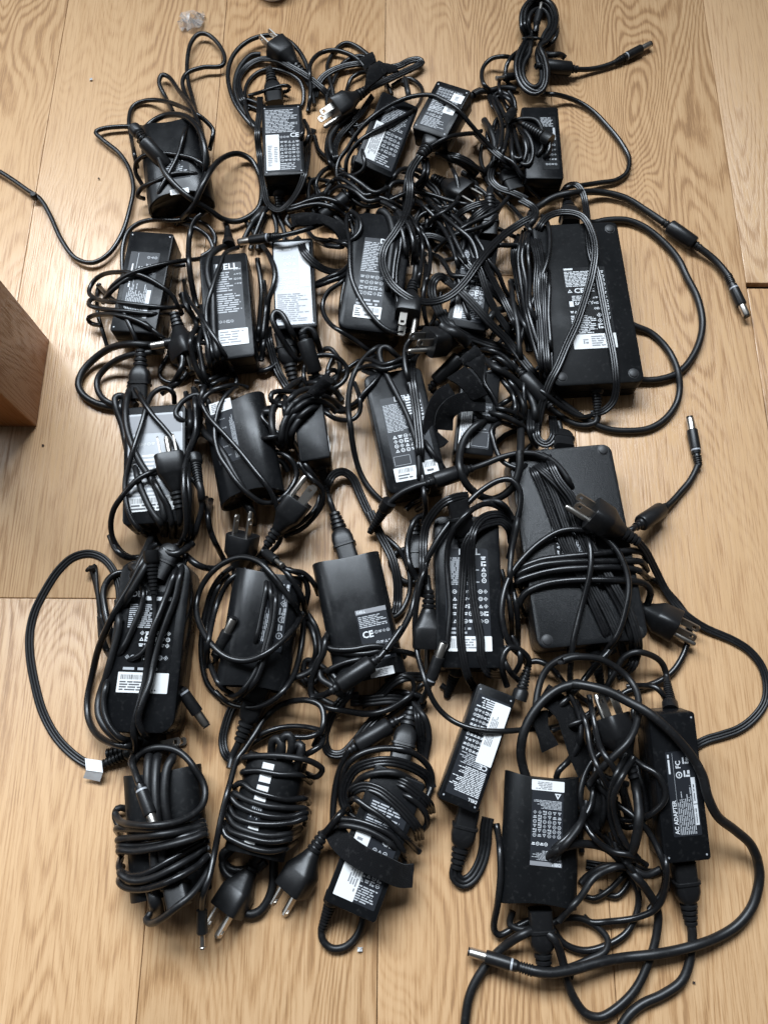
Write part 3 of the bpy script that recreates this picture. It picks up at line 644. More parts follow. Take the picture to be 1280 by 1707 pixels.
lab('d3', -.10, .78, -.74, .08, [('rect', .0, 1.0, .0, .09, 'inkg'), ('text', 'DELL', .05, .02, .05, 1.1, 'printw'), ('lines', .05, .95, .13, .36, 5), ('text', 'CE', .08, .42, .13, 1.0, 'printw'), ('icons', .34, .98, .38, .56, 4, 1), ('icons', .45, .98, .60, .74, 3, 1), ('lines', .05, .95, .78, .97, 4)], seed=24)
sticker('d3', -.05, .62, -.985, -.86, 'up', [('lines', .36, .9, .15, .9, 3, 'inkg')])
charger('d4', 'charger with rounded grey label crossed by doubled ribbed cords, beside a grounded plug', 'box', (777, 860), (785, 1114), 58, 33, rc=7, be=1.5, z0=2)
lab('d4', -.70, .62, -.62, .55, [('text', 'DELL', .33, .0, .075, 1.05, 'printw'), ('lines', .03, .78, .10, .42, 10), ('icons', .80, .98, .08, .40, 1, 4, 'printw'), ('icons', .03, .97, .45, .86, 6, 4, 'printw'), ('lines', .05, .7, .88, .97, 2)], rc=3, seed=25)
sticker('d4', -.66, .64, -.79, -.60, 'up', [('bars', .04, .25, .15, .8, 'ink'), ('lines', .30, .7, .15, .85, 3, 'inkg')])
# near row
charger('e1', 'charger with even turns of cable round it, near left corner', 'slim', (262, 1284), (277, 1500), 64, 34, dish=2, z0=5, mat='matte')
lab('e1', -.42, .55, -.1, .22, [('rect', .05, .18, .1, .24, 'print'), ('lines', .0, .6, .6, .9, 2, 'print')], 'matte', 'print', seed=26)
charger('e2', 'slim charger tightly coiled in cable with white label strip, second in the near row', 'slim', (460, 1262), (418, 1430), 50, 36, dish=2, z0=5, mat='matte')
lab('e2', -.40, .02, -.78, .85, [('rect', .0, .24, .0, .9, 'paper'), ('rect', .28, .5, .0, .9, 'paper'), ('lines', .5, .7, .1, .9, 4, 'print'), ('rect', .74, .98, .0, .8, 'paper')], 'label', 'print', 'right', seed=27)
charger('e3', 'charger with black strap across it and white sticker at its near end', 'box', (668, 1290), (582, 1521), 44, 29, z0=4)
lab('e3', -.70, .80, -.86, .55, [('lines', .05, .9, .02, .25, 6), ('text', 'CE', .62, .32, .08, 1.0, 'printw'), ('icons', .45, .85, .42, .52, 2, 1), ('icons', .4, .95, .64, .80, 3, 2), ('lines', .4, .95, .82, .98, 5)], seed=28)
sticker('e3', -.78, -.02, -.86, -.36, 'right', [('lines', .1, .8, .1, .6, 3, 'inkg')]); sticker('e3', -.78, -.22, -.14, .04, 'up', [('lines', .2, .6, .3, .7, 1, 'inkg')])
charger('e4', 'slanted charger densely printed with a tall white sticker, near centre of near row', 'box', (829, 1150), (762, 1344), 34, 30)
lab('e4', -.78, .84, -.86, .84, [('text', 'DELL', .02, .0, .03, 1.0, 'printw'), ('lines', .02, .98, .05, .30, 12, 'printw'), ('text', 'CE', .04, .31, .05, 1.1, 'printw'), ('lines', .3, .98, .31, .42, 5), ('icons', .42, .98, .42, .86, 4, 7, 'printw'), ('lines', .4, .98, .87, .98, 4, 'printw')], turn='down', seed=29)
sticker('e4', .10, .90, -.24, .80, 'left', [('lines', .3, .80, .12, .6, 4, 'inkg')])
charger('e5', 'wide matte charger with rounded sides, white sticker at the far end of its label', 'slim', (908, 1290), (901, 1516), 62, 27, dish=4, mat='matte', z0=2)
lab('e5', -.32, .50, -.38, .76, [('rect', .0, 1.0, .0, .055, 'inkg'), ('text', 'DELL', .04, .008, .04, 1.1, 'printw'), ('lines', .03, .97, .07, .20, 6), ('text', 'CE', .06, .21, .07, 1.0, 'printw'), ('icons', .45, .98, .22, .34, 3, 1, 'printw'), ('icons', .03, .97, .36, .72, 5, 5), ('lines', .05, .95, .74, .86, 5), ('icons', .05, .3, .86, .98, 1, 1, 'printw')], turn='down', seed=30)
sticker('e5', -.34, .52, .74, .90, 'down', [('lines', .38, .92, .12, .88, 4, 'inkg')])
charger('e6', 'tall charger lettered AC ADAPTER in white, near right', 'box', (1119, 1189), (1147, 1437), 38, 32, pitch=11, roll=2, rc=3)
lab('e6', -.50, .72, -.66, .48, [('text', 'AC ADAPTER', .03, .06, .15, .95, 'printw'), ('lines', .74, .97, .04, .16, 1, 'printw'), ('rect', .02, .98, .235, .245), ('lines', .02, .62, .26, .84, 7), ('text', 'FC', .80, .32, .18, .95, 'printw'), ('icons', .66, .78, .28, .55, 1, 1, 'printw'), ('icons', .66, .80, .56, .82, 1, 1, 'printw'), ('icons', .82, .95, .56, .82, 1, 1, 'printw'), ('rect', .12, .36, .80, .95, 'printw'), ('rect', .37, .68, .80, .95, 'printw'), ('lines', .14, .34, .84, .92, 1, 'ink'), ('lines', .40, .66, .84, .92, 1, 'ink')], 'label', 'print', 'left', seed=31)
for key in ('a2', 'a4', 'b1', 'b3', 'e4', 'e6'):     # small screw dimples at the corners
    ow = OWN[key]
    for sx in (1, -1):
        for sy in (1, -1):
            v, f = rings_mesh([[(x + sx * (ow.w / 2 - .0035), y + sy * (ow.l / 2 - .0045), ow.h + z) for x, y in rr_outline(.0016, .0016, .0008, 2)] for z in (-.0002, .0003)])
            mk('rivet', v, f, 'ring', ow.t)
def tangle(key, cx, cy, rad, n, seed):
    """loose turns of thin cable lying over one another"""
    rd = random.Random(seed); rad *= 1.3
    for k in range(n):
        a0 = rd.uniform(0, 6.28); sweep = rd.uniform(3.2, 6.0) * rd.choice((-1, 1)); m = 9; rx, ry = rad * rd.uniform(.6, 1.15), rad * rd.uniform(.6, 1.3); th = rd.uniform(0, 3.14); ox, oy = rd.uniform(-.35, .35) * rad, rd.uniform(-.35, .35) * rad
        pts = []
        for i in range(m):
            a = a0 + sweep * i / (m - 1); g = 1 + .22 * math.sin(2.3 * a + seed) + .12 * (i / m - .5); x, y = rx * g * math.cos(a), ry * g * math.sin(a)
            pts.append((cx + ox + x * math.cos(th) - y * math.sin(th), cy + oy + x * math.sin(th) + y * math.cos(th)))
        cab(key, rd.uniform(2.0, 2.5), ['px'] + pts, prof='round', mat=rd.choice(('cable', 'cablem')), lift=rd.uniform(0, 1.5))
for j, q in enumerate((('a2', 560, 330, 34, 3), ('a3', 600, 150, 36, 2), ('a3', 570, 250, 30, 2), ('b4', 700, 330, 36, 3), ('b5', 740, 390, 40, 3), ('b5', 780, 340, 36, 2), ('a5', 840, 250, 32, 3), ('b5', 850, 430, 34, 2), ('b3', 560, 380, 30, 2), ('b3', 445, 370, 24, 2), ('c3', 580, 640, 34, 2), ('b5', 720, 520, 30, 2), ('c5', 840, 640, 34, 3), ('c5', 870, 580, 34, 2), ('b1', 310, 600, 26, 2), ('c2', 330, 690, 20, 1), ('c2', 465, 700, 22, 2), ('c5', 850, 740, 26, 2), ('d4', 690, 930, 30, 1), ('d3', 530, 1150, 28, 2), ('e6', 1010, 1330, 50, 2), ('e6', 1010, 1440, 46, 1), ('d3', 660, 1170, 28, 2), ('b2', 325, 560, 24, 2))): tangle(*q, 40 + j)
# ------------------------------------------------------------------ cables, far row first, upper layers last
# ---- a1
cab('a1', 2.3, ['z1', (790, 690, 30), (760, 680), (640, 676), (545, 688), (512, 705), (550, 745), (640, 820), (690, 900), (713, 1000), (697, 1100), (651, 1249), (575, 1360), (490, 1402), (405, 1377), (330, 1280), (270, 1150), (215, 1060), (150, 1015), (80, 965), (0, 915), (-80, 880)], lift=4)
cab('a1', 2.3, ['z1', (316*3.2, 347*3.2, 4), (331*3.2, 319*3.2), (1110, 880), (1090, 760), (1060, 640), (1030, 530), (1005, 430), (1000, 330), (1020, 230), (1060, 182), (1110, 185), (1170, 240), (1200, 310), (1185, 350), (1080, 360), (1000, 390), (975, 430), (985, 490), (1020, 560), (1060, 660), (1085, 740)], lift=6)
cab('a1', 2.4, ['z1', (925, 600, 25), (885, 520), (850, 440), (865, 400), (900, 410), (960, 490), (1030, 590), (1065, 680), (1080, 780), (1110, 900)], lift=5)
cab('a1', 2.3, ['z1', (1120, 800), (1135, 730), (1138, 695), (1080, 630), (980, 575), (880, 540), (780, 537), (710, 570), (690, 640), (700, 720), (720, 830, 20), (735, 900, 8)])
cab('a1', 3.0, ['z1', (745, 760, 14), (775, 690), (830, 640), (900, 612), (990, 622), (1055, 680), (1092, 780), (1098, 900), (1090, 980, 10)])
cab('a1', 2.2, ['z1', (760, 985, 6), (725, 920, 16), (728, 870), (765, 832), (850, 818), (950, 828), (1040, 850), (1085, 885), (1100, 930, 10)])
cab('a1', 2.2, ['z1', (770, 1060, 6), (735, 1045), (755, 1005), (850, 960), (930, 928), (1050, 930), (1100, 960, 12)])
cab('a1', 2.2, ['z1', (1010, 640), (985, 710), (950, 830), (900, 930), (850, 1030), (850, 1110, 10)])
cab('a1', 2.8, ['px', (226, 216), (240, 232), (262, 258), (275, 287), (300, 316), (320, 332), (348, 349), (374, 366), (395, 369), (414, 362), (431, 347), (437, 319), (432, 290), (418, 266), (396, 256), (374, 262), (356, 278), (340, 306), (322, 344), (306, 362), (292, 374)], start='boot', lift=1)
cab('a1', 3.4, ['z1', (735, 715), (850, 810), (865, 860)], start='ferrite', name='cable')
v, f = rings_mesh([[(r_ * math.cos(t) , r_ * math.sin(t), z) for t in np.linspace(0, 2 * math.pi, 9)[:-1]] for z, r_ in ((-.004, .003), (-.002, .0042), (.002, .004), (.004, .0028))])
kp = at(58, 327, 7); mk('cable_tie', [(p[0] + kp.x, p[1] + kp.y, p[2] + kp.z) for p in v], f, 'rubber', OWN['a1'].t, OWN['a1'].inv)
# ---- a2 with its coil of rings and the two plugs behind it
cord('pa2', 'coiled power cord behind the upright charger, its plug standing prongs up', 455, 120)
cab('a2', 3.0, ['w7', (480, 390), (380, 400), (270, 510), (215, 640), (205, 760), (240, 900), (330, 1050), (420, 1150), (520, 1230, 6)], mat='cablem')
cab('a2', 2.2, ['w7', (350, 940), (480, 990), (520, 1010, 8)]); cab('a2', 2.2, ['w7', (330, 870), (470, 920), (520, 950, 8)])
cab('pa2', 2.4, ['w7', (480, 1250, 8), (420, 1190), (300, 1050), (200, 900), (140, 720), (130, 580), (170, 430), (260, 310), (400, 220), (560, 185), (700, 205), (830, 290), (930, 420), (985, 560), (1010, 720), (1000, 900), (980, 1000)], lift=8)
cab('pa2', 2.6, ['w7', (1040, 760, 10), (900, 545), (800, 440), (660, 310), (490, 165)], 'flat3', end='nema', roll=5, lift=1)
cab('a2', 2.2, ['w7', (460, 1220, 6), (420, 1180), (330, 1000), (310, 850), (330, 720), (400, 620), (500, 560), (640, 550), (780, 590), (880, 660), (930, 760), (930, 900), (900, 960)])
cab('pa2', 2.5, ['w7', (330, 980), (250, 780), (240, 650), (330, 520), (450, 450), (560, 435), (680, 455), (800, 520), (950, 610), (1060, 690), (1150, 770), (1230, 880)], 'flat3')
cab('pa2', 2.3, ['w7', (560, 520, 10), (585, 600), (620, 740), (635, 930)], 'flat3', end='iec')
cab('a2', 1.9, ['w7', (350, 830), (450, 800), (600, 750), (730, 720), (790, 735), (770, 775), (690, 795)], lift=3)
cab('a2', 2.3, ['z2', (400, 1010, 14), (370, 985, 16), (400, 1090, 8), (450, 1120, 6), (520, 1080)], start='strain')
cab('a2', 2.2, ['z2', (300, 520, 5), (297, 600, 12), (285, 700, 14), (300, 850), (320, 1000), (345, 1090), (400, 1122), (460, 1080), (520, 980), (550, 850), (558, 740), (585, 690)], 'flat3', lift=1)
cab('a2', 2.2, ['z2', (560, 950, 6), (590, 990), (605, 1060), (585, 1130)])
# ---- a3 and a4
cord('pa3', 'power cord with a grounded plug resting beside the upright charger label', 560, 170)
cord('pa4', 'glossy ribbed cord looping from the corner-turned charger to the right-hand cluster', 700, 300)
cab('a3', 2.4, ['z2', (590, 560, 6), (565, 400), (570, 340), (610, 290), (680, 268), (750, 280), (810, 310), (855, 355), (880, 400, 10)], lift=2)
cab('a3', 2.6, ['z2', (590, 520, 6), (620, 430), (680, 380), (760, 350), (850, 340), (900, 350)], 'flat3', lift=2)
cab('a3', 2.2, ['z2', (750, 520, 6), (765, 470), (785, 420), (830, 390), (880, 380)])
cab('a3', 2.2, ['w1', (200, 430), (225, 560), (250, 640), (290, 720)]); cab('a3', 2.2, ['w1', (130, 580), (80, 680), (40, 760), (20, 880), (50, 1000), (110, 1080)], lift=1)
cab('a3', 3.0, ['w1', (260, 560), (170, 640), (90, 720), (50, 800), (60, 900), (100, 1010)], mat='cablem')
cab('a3', 2.3, ['w1', (400, 440, 12), (360, 500), (300, 590), (200, 690), (120, 790), (90, 900), (120, 1040)], 'flat3', lift=2)
cab('a3', 2.3, ['w1', (230, 1330, 4), (235, 1270, 5), (230, 1180, 8), (275, 970, 16)], end='strain')
cab('a3', 2.2, ['w1', (560, 360), (640, 310), (700, 300), (760, 330), (805, 390), (802, 460), (760, 540), (690, 590), (600, 640), (500, 690), (400, 740), (310, 800), (240, 870), (190, 960), (180, 1040), (190, 1120, 8)], lift=1)
cab('a3', 3.0, ['w1', (650, 350, 22), (660, 300, 22), (690, 420, 25), (700, 470, 20)], mat='rubber')
cab('pa3', 2.6, ['w1', (460, 300), (540, 215), (620, 195), (700, 155), (775, 145), (800, 168), (755, 200), (650, 250), (480, 330), (320, 405), (180, 450), (0, 600), (-40, 650)], 'flat3', end='nema', roll=70, lift=6)
flap('a3', ['w1', (285, 135), (395, 80), (430, 150), (350, 215)], (22, 22, 26, 26)); flap('a3', ['w1', (370, 200), (450, 150), (520, 240), (330, 405)], (34, 34, 40, 34), 5)
flap('a3', ['w1', (450, 160), (570, 190), (610, 235), (480, 260)], (36, 30, 34, 40), 4)
cab('a4', 3.2, ['w1', (1130, 460, 30), (1190, 470), (1230, 420), (1290, 395), 'w2', (60, 1130), (150, 1080), (270, 1075), (380, 1045), (480, 1045), (570, 1060)], mat='cablem')
# black plug in the gap below a4
cord('pb5b', 'dark power cord whose plug lies in the gap below the corner-turned charger', 760, 310)
cab('pb5b', 3.2, ['w4', (330, 440), (420, 430), (560, 520), (820, 700)], end='nemab', mat='cablem')
cab('pb5b', 3.2, ['w4', (640, 370), (720, 420), (790, 500), (790, 570)], mat='rubber')
cab('pb5b', 4.4, ['w4', (380, 150), (480, 200), (600, 240), (720, 320), (800, 400)], mat='rubber')
cab('a4', 2.6, ['w4', (400, 170), (560, 190), (700, 250), (820, 330), (930, 400)], 'flat3', lift=3)
cab('a4', 2.2, ['w4', (500, 240), (520, 290), (570, 400), (600, 520), (602, 640), (580, 770), (560, 860)])
cab('a3', 2.2, ['w1', (1290, 730), (1250, 745), (1150, 755), (1040, 775), (940, 820), (850, 880), (770, 950), (710, 1020), (680, 1100), (665, 1200), (650, 1378), (640, 1450, 4)], lift=2)
cab('a4', 2.2, ['w4', (0, 790), (110, 730), (120, 590), (180, 520), (230, 450)])
# ---- a5: tied hank and velcro
cord('pa5', 'hank of thin black cord tied in the middle with a twist tie, far right', 890, 80)
for dx, dy, sc in ((0, 0, .70), (-18, 15, .80), (22, 10, .84), (5, 25, .62), (-8, 5, .92), (25, -10, .96), (0, 0, 1.04)):
    cx0, cy0, cx1, cy1 = 835, 230, 760, 850
    up = [(700, 470), (640, 320), (650, 130), (740, 15), (860, -15), (980, 60), (1035, 210), (1020, 340), (930, 480)]
    dn = [(850, 560), (900, 700), (930, 880), (890, 1050), (790, 1110), (670, 1050), (590, 920), (570, 760), (620, 600), (690, 480)]
    U1 = [(cx0 + (x - cx0) * sc + dx, cy0 + (y - cy0) * sc + dy) for x, y in up]; D1 = [(cx1 + (x - cx1) * sc + dx, cy1 + (y - cy1) * sc + dy) for x, y in dn]
    cab('pa5', 2.5, ['w2'] + U1 + D1 + [U1[0]], lift=0, mat='cablem' if sc < .9 else 'cable')
cab('pa5', 2.1, ['w2', (900, 560), (1000, 500), (1060, 380), (1055, 260)], lift=3)
cab('pa5', 3.2, ['w2', (790, 470), (805, 330), (820, 220), (868, 40)], end='tip', lift=4)
cab('pa5', 1.3, ['w2', (640, 455), (700, 447), (780, 447), (880, 470), (930, 500)], lift=2, name='twist_tie', mat='rubber')
cab('a5', 2.6, ['w2', (800, 780, 8), (940, 790), (1200, 815), 'z3', (960, 370), (1050, 352), (1150, 310), (1290, 236)], mids=[('ferrite', ('w2', 1060, 800))], end='barrel', mat='cablem', lift=1)
cab('a5', 3.0, ['w2', (900, 640), (1000, 650), (1100, 650), (1150, 690)], mat='cablem')
cab('a5', 2.3, ['w2', (560, 700), (460, 672), (370, 672), (270, 700), (190, 780), (160, 880), (180, 990), (250, 1065), (320, 1150)], lift=5)
cab('a5', 2.3, ['w2', (620, 590), (510, 680), (455, 780), (442, 880), (470, 980), (540, 1040)], lift=3)
cab('a5', 2.6, ['w2', (560, 900), (460, 920), (330, 930)], end='tip', lift=2)
cab('a5', 2.0, ['w2', (420, 900), (370, 960), (370, 1060), (410, 1180), (470, 1290)], lift=2)
cab('a5', 2.4, ['w2', (270, 1080), (270, 1180), (330, 1290), (420, 1380)], 'flat3', lift=3); cab('a5', 2.4, ['w2', (480, 1090), (540, 1180), (560, 1300)], lift=2)
cab('a5', 2.5, ['z3', (700, 500), (745, 502), (800, 507), (900, 540), (980, 590), (1060, 670), (1140, 770), (1178, 850), (1165, 920), (1110, 960), (1020, 975), (920, 990), (850, 1000), (800, 1045)], lift=2)
cab('a5', 3.4, ['z3', (405, 640), (440, 700), (462, 780), (450, 870), (395, 935)], mat='cablem', lift=4)
cab('a5', 2.4, ['z3', (495, 640), (485, 720), (480, 800), (470, 880)], 'flat3', lift=2)
cab('a5', 2.3, ['z3', (540, 660), (555, 780), (590, 860), (640, 880), (665, 820), (650, 740), (600, 680), (550, 660)], lift=1)
cab('a5', 2.3, ['z3', (560, 660), (580, 760), (600, 850), (560, 830), (548, 720)], lift=3)
cab('a5', 2.4, ['z3', (580, 640), (610, 660), (745, 742), (752, 800), (720, 850), (680, 866)], lift=2, mids=[('boot', ('z3', 670, 695))])
cab('a5', 2.2, ['z3', (548, 700), (560, 850), (600, 930), (650, 1010), (705, 1065, 5)], lift=1)
flap('a5', ['z3', (505, 620), (545, 575), (580, 600), (535, 660)], (30, 32, 34, 32), 5)
cab('a3', 2.2, ['w1', (1300, 1345), (1150, 1330), (1000, 1290), (880, 1255), (760, 1230), (680, 1240), (560, 1290), (450, 1340), (350, 1352), (260, 1310), (180, 1240), (120, 1140), (105, 1050), (130, 960), (190, 880), (250, 780), (330, 680), (430, 590), (560, 510), (680, 460), (800, 435), (900, 440), 'z3', (180, 530), (260, 580), (330, 660), (400, 740), (480, 820), (560, 870), (600, 930), (650, 1010)], lift=2, slope=.7)
cab('a4', 2.4, ['z3', (360, 710), (430, 780), (520, 860), (575, 895)], 'flat3', lift=1)
cab('a4', 2.4, ['z3', (400, 930), (430, 980), (520, 1070), (610, 1170), (660, 1240), (700, 1280)], lift=2)
cord('pb5c', 'cord end with a small plug in the dark gap left of the narrow far-right charger', 855, 300)
cab('pb5c', 2.6, ['z3', (490, 880), (520, 920), (560, 970), (570, 1010), (575, 1030)], 'flat3', end='iecs', lift=1)
# ---- b1 wrapped turns
cab('b1', 2.3, ['z4', (890, 330, 4), (960, 280), (975, 210), (930, 140), (830, 100), (700, 105), (600, 98), (500, 120), (430, 175), (398, 260), (392, 360), (395, 430), (392, 520), (400, 600, 30)])
cab('b1', 2.0, ['z4', (300, 900, 4), (270, 800, 10), (238, 680, 12), (235, 560), (250, 500)])
cab('b1', 2.2, ['z4', (240, 510), (300, 570), (380, 640), (430, 740), (480, 860), (500, 930, 10)])
cab('b1', 2.2, ['z4', (480, 690), (560, 770), (650, 840), (700, 860, 10)])
cab('b1', 2.2, ['z4', (790, 380, 14), (620, 412), (480, 445), (370, 510), (300, 575), (270, 620, 10)])
cab('b1', 2.2, ['z4', (770, 690, 12), (740, 640), (710, 580), (640, 520), (540, 460), (430, 430), (280, 440), (210, 490), (185, 560), (240, 600), (400, 622), (560, 642), (700, 652), (780, 640, 16)], lift=.5)
cab('b1', 2.2, ['z4', (960, 300), (890, 340), (780, 355), (640, 380), (500, 418), (400, 460), (320, 530), (290, 600, 16)], lift=.5)
cab('b1', 2.2, ['z4', (770, 690, 12), (600, 692), (400, 672), (250, 655), (182, 632), (195, 600), (250, 592)], lift=.5)
cab('b1', 2.2, ['z4', (650, 850), (540, 760), (420, 710), (300, 692), (210, 700), (177, 722), (200, 750), (262, 762, 14)], lift=.5)
cab('b1', 3.3, ['z4', (640, 880, 6), (570, 886), (450, 880), (330, 900), (220, 970), (140, 1060), (118, 1140), (150, 1200), (230, 1250), (330, 1275), (400, 1290)], lift=2, mat='cablem')
cab('b1', 2.9, ['z4', (640, 925, 5), (590, 930), (480, 940), (380, 970), (300, 1020), (242, 1090), (235, 1150), (270, 1220), (340, 1262), (400, 1290)], lift=1, mat='cablem')
cab('b1', 2.6, ['z4', (900, 820), (870, 840), (810, 858), (572, 893)], end='barrel', lift=3)
cord('pb1', 'grounded plug dangling between the wire-bound charger and the slanted-label charger', 315, 590)
cab('pb1', 2.4, ['z4', (735, 740), (745, 800), (775, 880), (795, 950), (835, 1090)], end='nema', roll=40, lift=2)
cab('pb1', 2.6, ['z4', (690, 1150), (750, 1060), (770, 990), (770, 940)], lift=1); cab('pb1', 2.6, ['z4', (640, 1190), (700, 1150), (760, 1110), (800, 1060)])
cab('pb1', 2.4, ['z4', (770, 560, 10), (790, 640), (830, 700), (860, 760)], mat='cablem'); cab('b1', 2.6, ['z4', (760, 570), (800, 640), (850, 730)], mat='cablem', lift=1)
# ---- b2
cab('b2', 2.8, ['w8', (290, 350), (315, 420), (325, 545), (330, 580, 20)], end='strain', mat='cablem')
cab('b2', 3.0, ['z4', (1080, 262), (1020, 270), (950, 320), (927, 400), (935, 480), (960, 560), (965, 680), (970, 800), (990, 950), (1010, 1040, 10)], lift=.5, mat='cablem')
cab('b2', 2.3, ['z4', (1120, 272), (1040, 310), (1000, 400), (960, 520), (922, 660), (930, 800), (960, 950), (990, 1080, 6)])
cab('b2', 2.3, ['z4', (890, 640), (900, 760), (930, 880), (940, 1000), (960, 1100, 4)]); cab('b2', 2.4, ['z4', (880, 900, 6), (885, 1000), (900, 1080), (960, 1150)], lift=1)
cab('b2', 2.8, ['z4', (960, 60), (930, 40), (860, 90), (820, 180), (808, 300), (818, 430), (840, 560), (862, 650)], lift=1)
cab('b2', 2.1, ['z4', (780, 480), (800, 580), (860, 670), (940, 790), (1020, 920), (1090, 1050)], lift=1); cab('b2', 2.2, ['z4', (1080, 1040), (1110, 1120), (1060, 1160), (990, 1180)], lift=1)
cab('b2', 2.6, ['z5', (130, 320), (190, 410), (220, 500), (210, 590), (180, 680), (170, 800), (150, 950), (135, 1060)], lift=2); cab('b2', 2.6, ['z5', (110, 420, 6), (135, 600), (125, 800), (110, 940)]); cab('b2', 2.4, ['z5', (150, 560, 4), (165, 700), (150, 860), (130, 1000)])
cab('b2', 2.6, ['z5', (120, 140), (70, 210), (30, 290), (5, 340, 8)], lift=2, mat='cablem'); cab('b2', 4.2, ['w8', (640, 260), (590, 330), (540, 385)], mat='rubber', lift=1); cab('b2', 2.4, ['w8', (660, 330), (620, 420), (590, 500), (585, 620, 5)])
cab('b2', 2.6, ['w8', (520, 620, 6), (560, 500), (620, 350), (660, 260), (760, 230)])
# ---- b3: strap, ferrites
cab('b3', 2.8, ['z5', (380, 100, 4), (430, 70), (490, 30), (560, 0)], mat='rubber', lift=3); cab('b3', 5.0, ['z5', (390, 100), (440, 60), (480, 35)], mat='rubber', lift=4)
cab('b3', 2.6, ['z5', (350, 290), (380, 320), (400, 370), (460, 440), (540, 490), (620, 502), (680, 480), (700, 440, 6)], 'flat3', lift=4)
cab('b3', 2.4, ['z5', (440, 600), (500, 585), (560, 562), (640, 530), (700, 480)], lift=1); cab('b3', 2.4, ['z5', (470, 580), (550, 540), (640, 500), (690, 450)])
cab('b3', 2.4, ['z5', (560, 300), (640, 320), (680, 340), (690, 400)], lift=2)
cab('b3', 8, ['z5', (325, 185, 30), (400, 165, 34), (480, 165, 38), (560, 190, 40), (630, 240, 34), (685, 320, 22)], 'strap', name='strap', twist=25); flap('b3', ['z5', (340, 150), (460, 125), (520, 200), (360, 210)], (38, 40, 42, 38), 4)
cab('b3', 2.8, ['z5', (520, 160), (560, 130), (640, 60), (690, 10)], mids=[('ferrite', ('z5', 600, 90))], lift=8, mat='cablem')
cab('b3', 2.3, ['z5', (520, 200), (480, 215), (400, 240), (320, 262), (150, 295), (0, 314)], end='barrel', lift=9)
cab('b3', 2.4, ['z5', (310, 150), (290, 180), (330, 230)], lift=4)
cab('b3', 2.6, ['z5', (175, 850, 4), (180, 920), (200, 1000), (240, 1130), (300, 1230)], 'flat3', lift=2)
cab('b3', 2.8, ['z5', (420, 1010), (370, 1060), (290, 960), (230, 860), (205, 790), (225, 752), (260, 765), (300, 830), (350, 930), (385, 1010)], lift=2)
cord('pb3', 'ribbed power connector pushed into the near end of the silver-label charger', 468, 590)
cab('pb3', 3.0, ['w5', (360, 640), (350, 500), (300, 360), (260, 100, 12)], end='iec', mat='rubber')
cab('pb3', 3.0, ['w5', (0, 480, 4), (60, 480), (150, 440), (200, 400)], lift=0)
cab('b3', 2.8, ['w5', (640, 300), (600, 160), (560, 70), (500, 45), (455, 85), (470, 160), (540, 330), (600, 560), (620, 640)], mids=[('ferrite', ('w5', 540, 330))], lift=10, slope=.6, mat='cablem')
# ---- c3 coil and strap
cab('c3', 3.0, ['w5', (450, 560), (350, 620), (270, 690), (200, 770), (150, 870), (140, 1000), (160, 1120), (210, 1220), (290, 1290, 6)], lift=2, mat='cablem')
cab('c3', 3.0, ['w5', (560, 800), (440, 880), (330, 980), (280, 1080), (270, 1200), (300, 1310, 5)], mat='cablem', lift=1); cab('c3', 3.0, ['w5', (520, 760), (400, 830), (300, 940), (250, 1060), (240, 1180), (260, 1280, 5)], mat='cablem')
cab('c3', 3.0, ['w5', (580, 830), (480, 920), (390, 1020), (340, 1130), (330, 1250, 6)], mat='cablem', lift=1); cab('c3', 2.8, ['w5', (560, 740), (440, 760), (320, 860), (290, 960), (330, 1000, 6)], mat='cablem')
cab('c3', 2.3, ['w5', (280, 740), (270, 860), (290, 980)], lift=1)
cab('c3', 2.3, ['w5', (240, 830), (190, 820), (132, 765), (140, 708), (190, 686), (330, 690), (500, 690), (560, 680)], lift=4)
cab('c3', 2.2, ['w5', (480, 420), (465, 520), (490, 620), (530, 690)], lift=4)
cab('c3', 2.2, ['w5', (590, 790), (620, 840), (690, 900), (780, 960), (900, 982), (980, 960), (1030, 900), (1042, 820), (1020, 700), (980, 600)], lift=1); cab('c3', 2.4, ['w5', (690, 690), (760, 780), (860, 860), (920, 880)])
cab('c3', 2.4, ['w5', (630, 300), (680, 255), (740, 255), (790, 310), (830, 380), (820, 520), (780, 580)], mat='cablem', lift=1)
cab('c3', 2.3, ['w5', (640, 620), (700, 520), (740, 470), (800, 480), (810, 540)], lift=1)
cab('c3', 2.3, ['w5', (580, 330), (640, 318), (720, 316), (810, 345), (885, 415), (910, 490), (880, 570), (800, 640), (700, 690), (640, 720)], lift=8)
for q in ([(300, 1010), (380, 880), (480, 800), (600, 780), (720, 830), (800, 900)], [(280, 930), (380, 800), (500, 730), (640, 730), (760, 780), (850, 860)], [(330, 1080), (420, 960), (520, 870), (620, 840), (720, 880)], [(260, 860), (350, 740), (470, 670), (620, 660), (750, 700)], [(420, 640), (540, 600), (680, 620), (790, 690), (860, 780)], [(520, 560), (620, 540), (730, 570), (820, 640)]):
    cab('c3', 2.8, ['w5'] + q, mat='cablem')
flap('c3', ['w5', (490, 700), (620, 560), (750, 610), (600, 770)], (58, 62, 58, 54), 5); flap('c3', ['w5', (630, 560), (690, 480), (770, 590), (720, 620)], (56, 50, 46, 52), 3)
cab('c3', 2.5, ['y2', (425, 790, 22), (470, 975, 10), (490, 1040, 6)], start='strain', mat='cablem')
cord('pc3', 'power cord whose ribbed connector plugs into the clean-topped charger', 565, 860)
cab('pc3', 2.6, ['y2', (440, 940), (480, 1010), (505, 1080), (560, 1230), (612, 1415, 13)], end='iec', lift=1, mat='cablem')
cab('pc3', 2.6, ['y2', (470, 980, 5), (480, 920), (510, 872), (570, 852), (630, 890), (672, 980), (722, 1090), (782, 1200), 'y3', (60, 560), (130, 720), (200, 860), (232, 1000), (232, 1130), (220, 1200, 8)], 'flat3', lift=3)
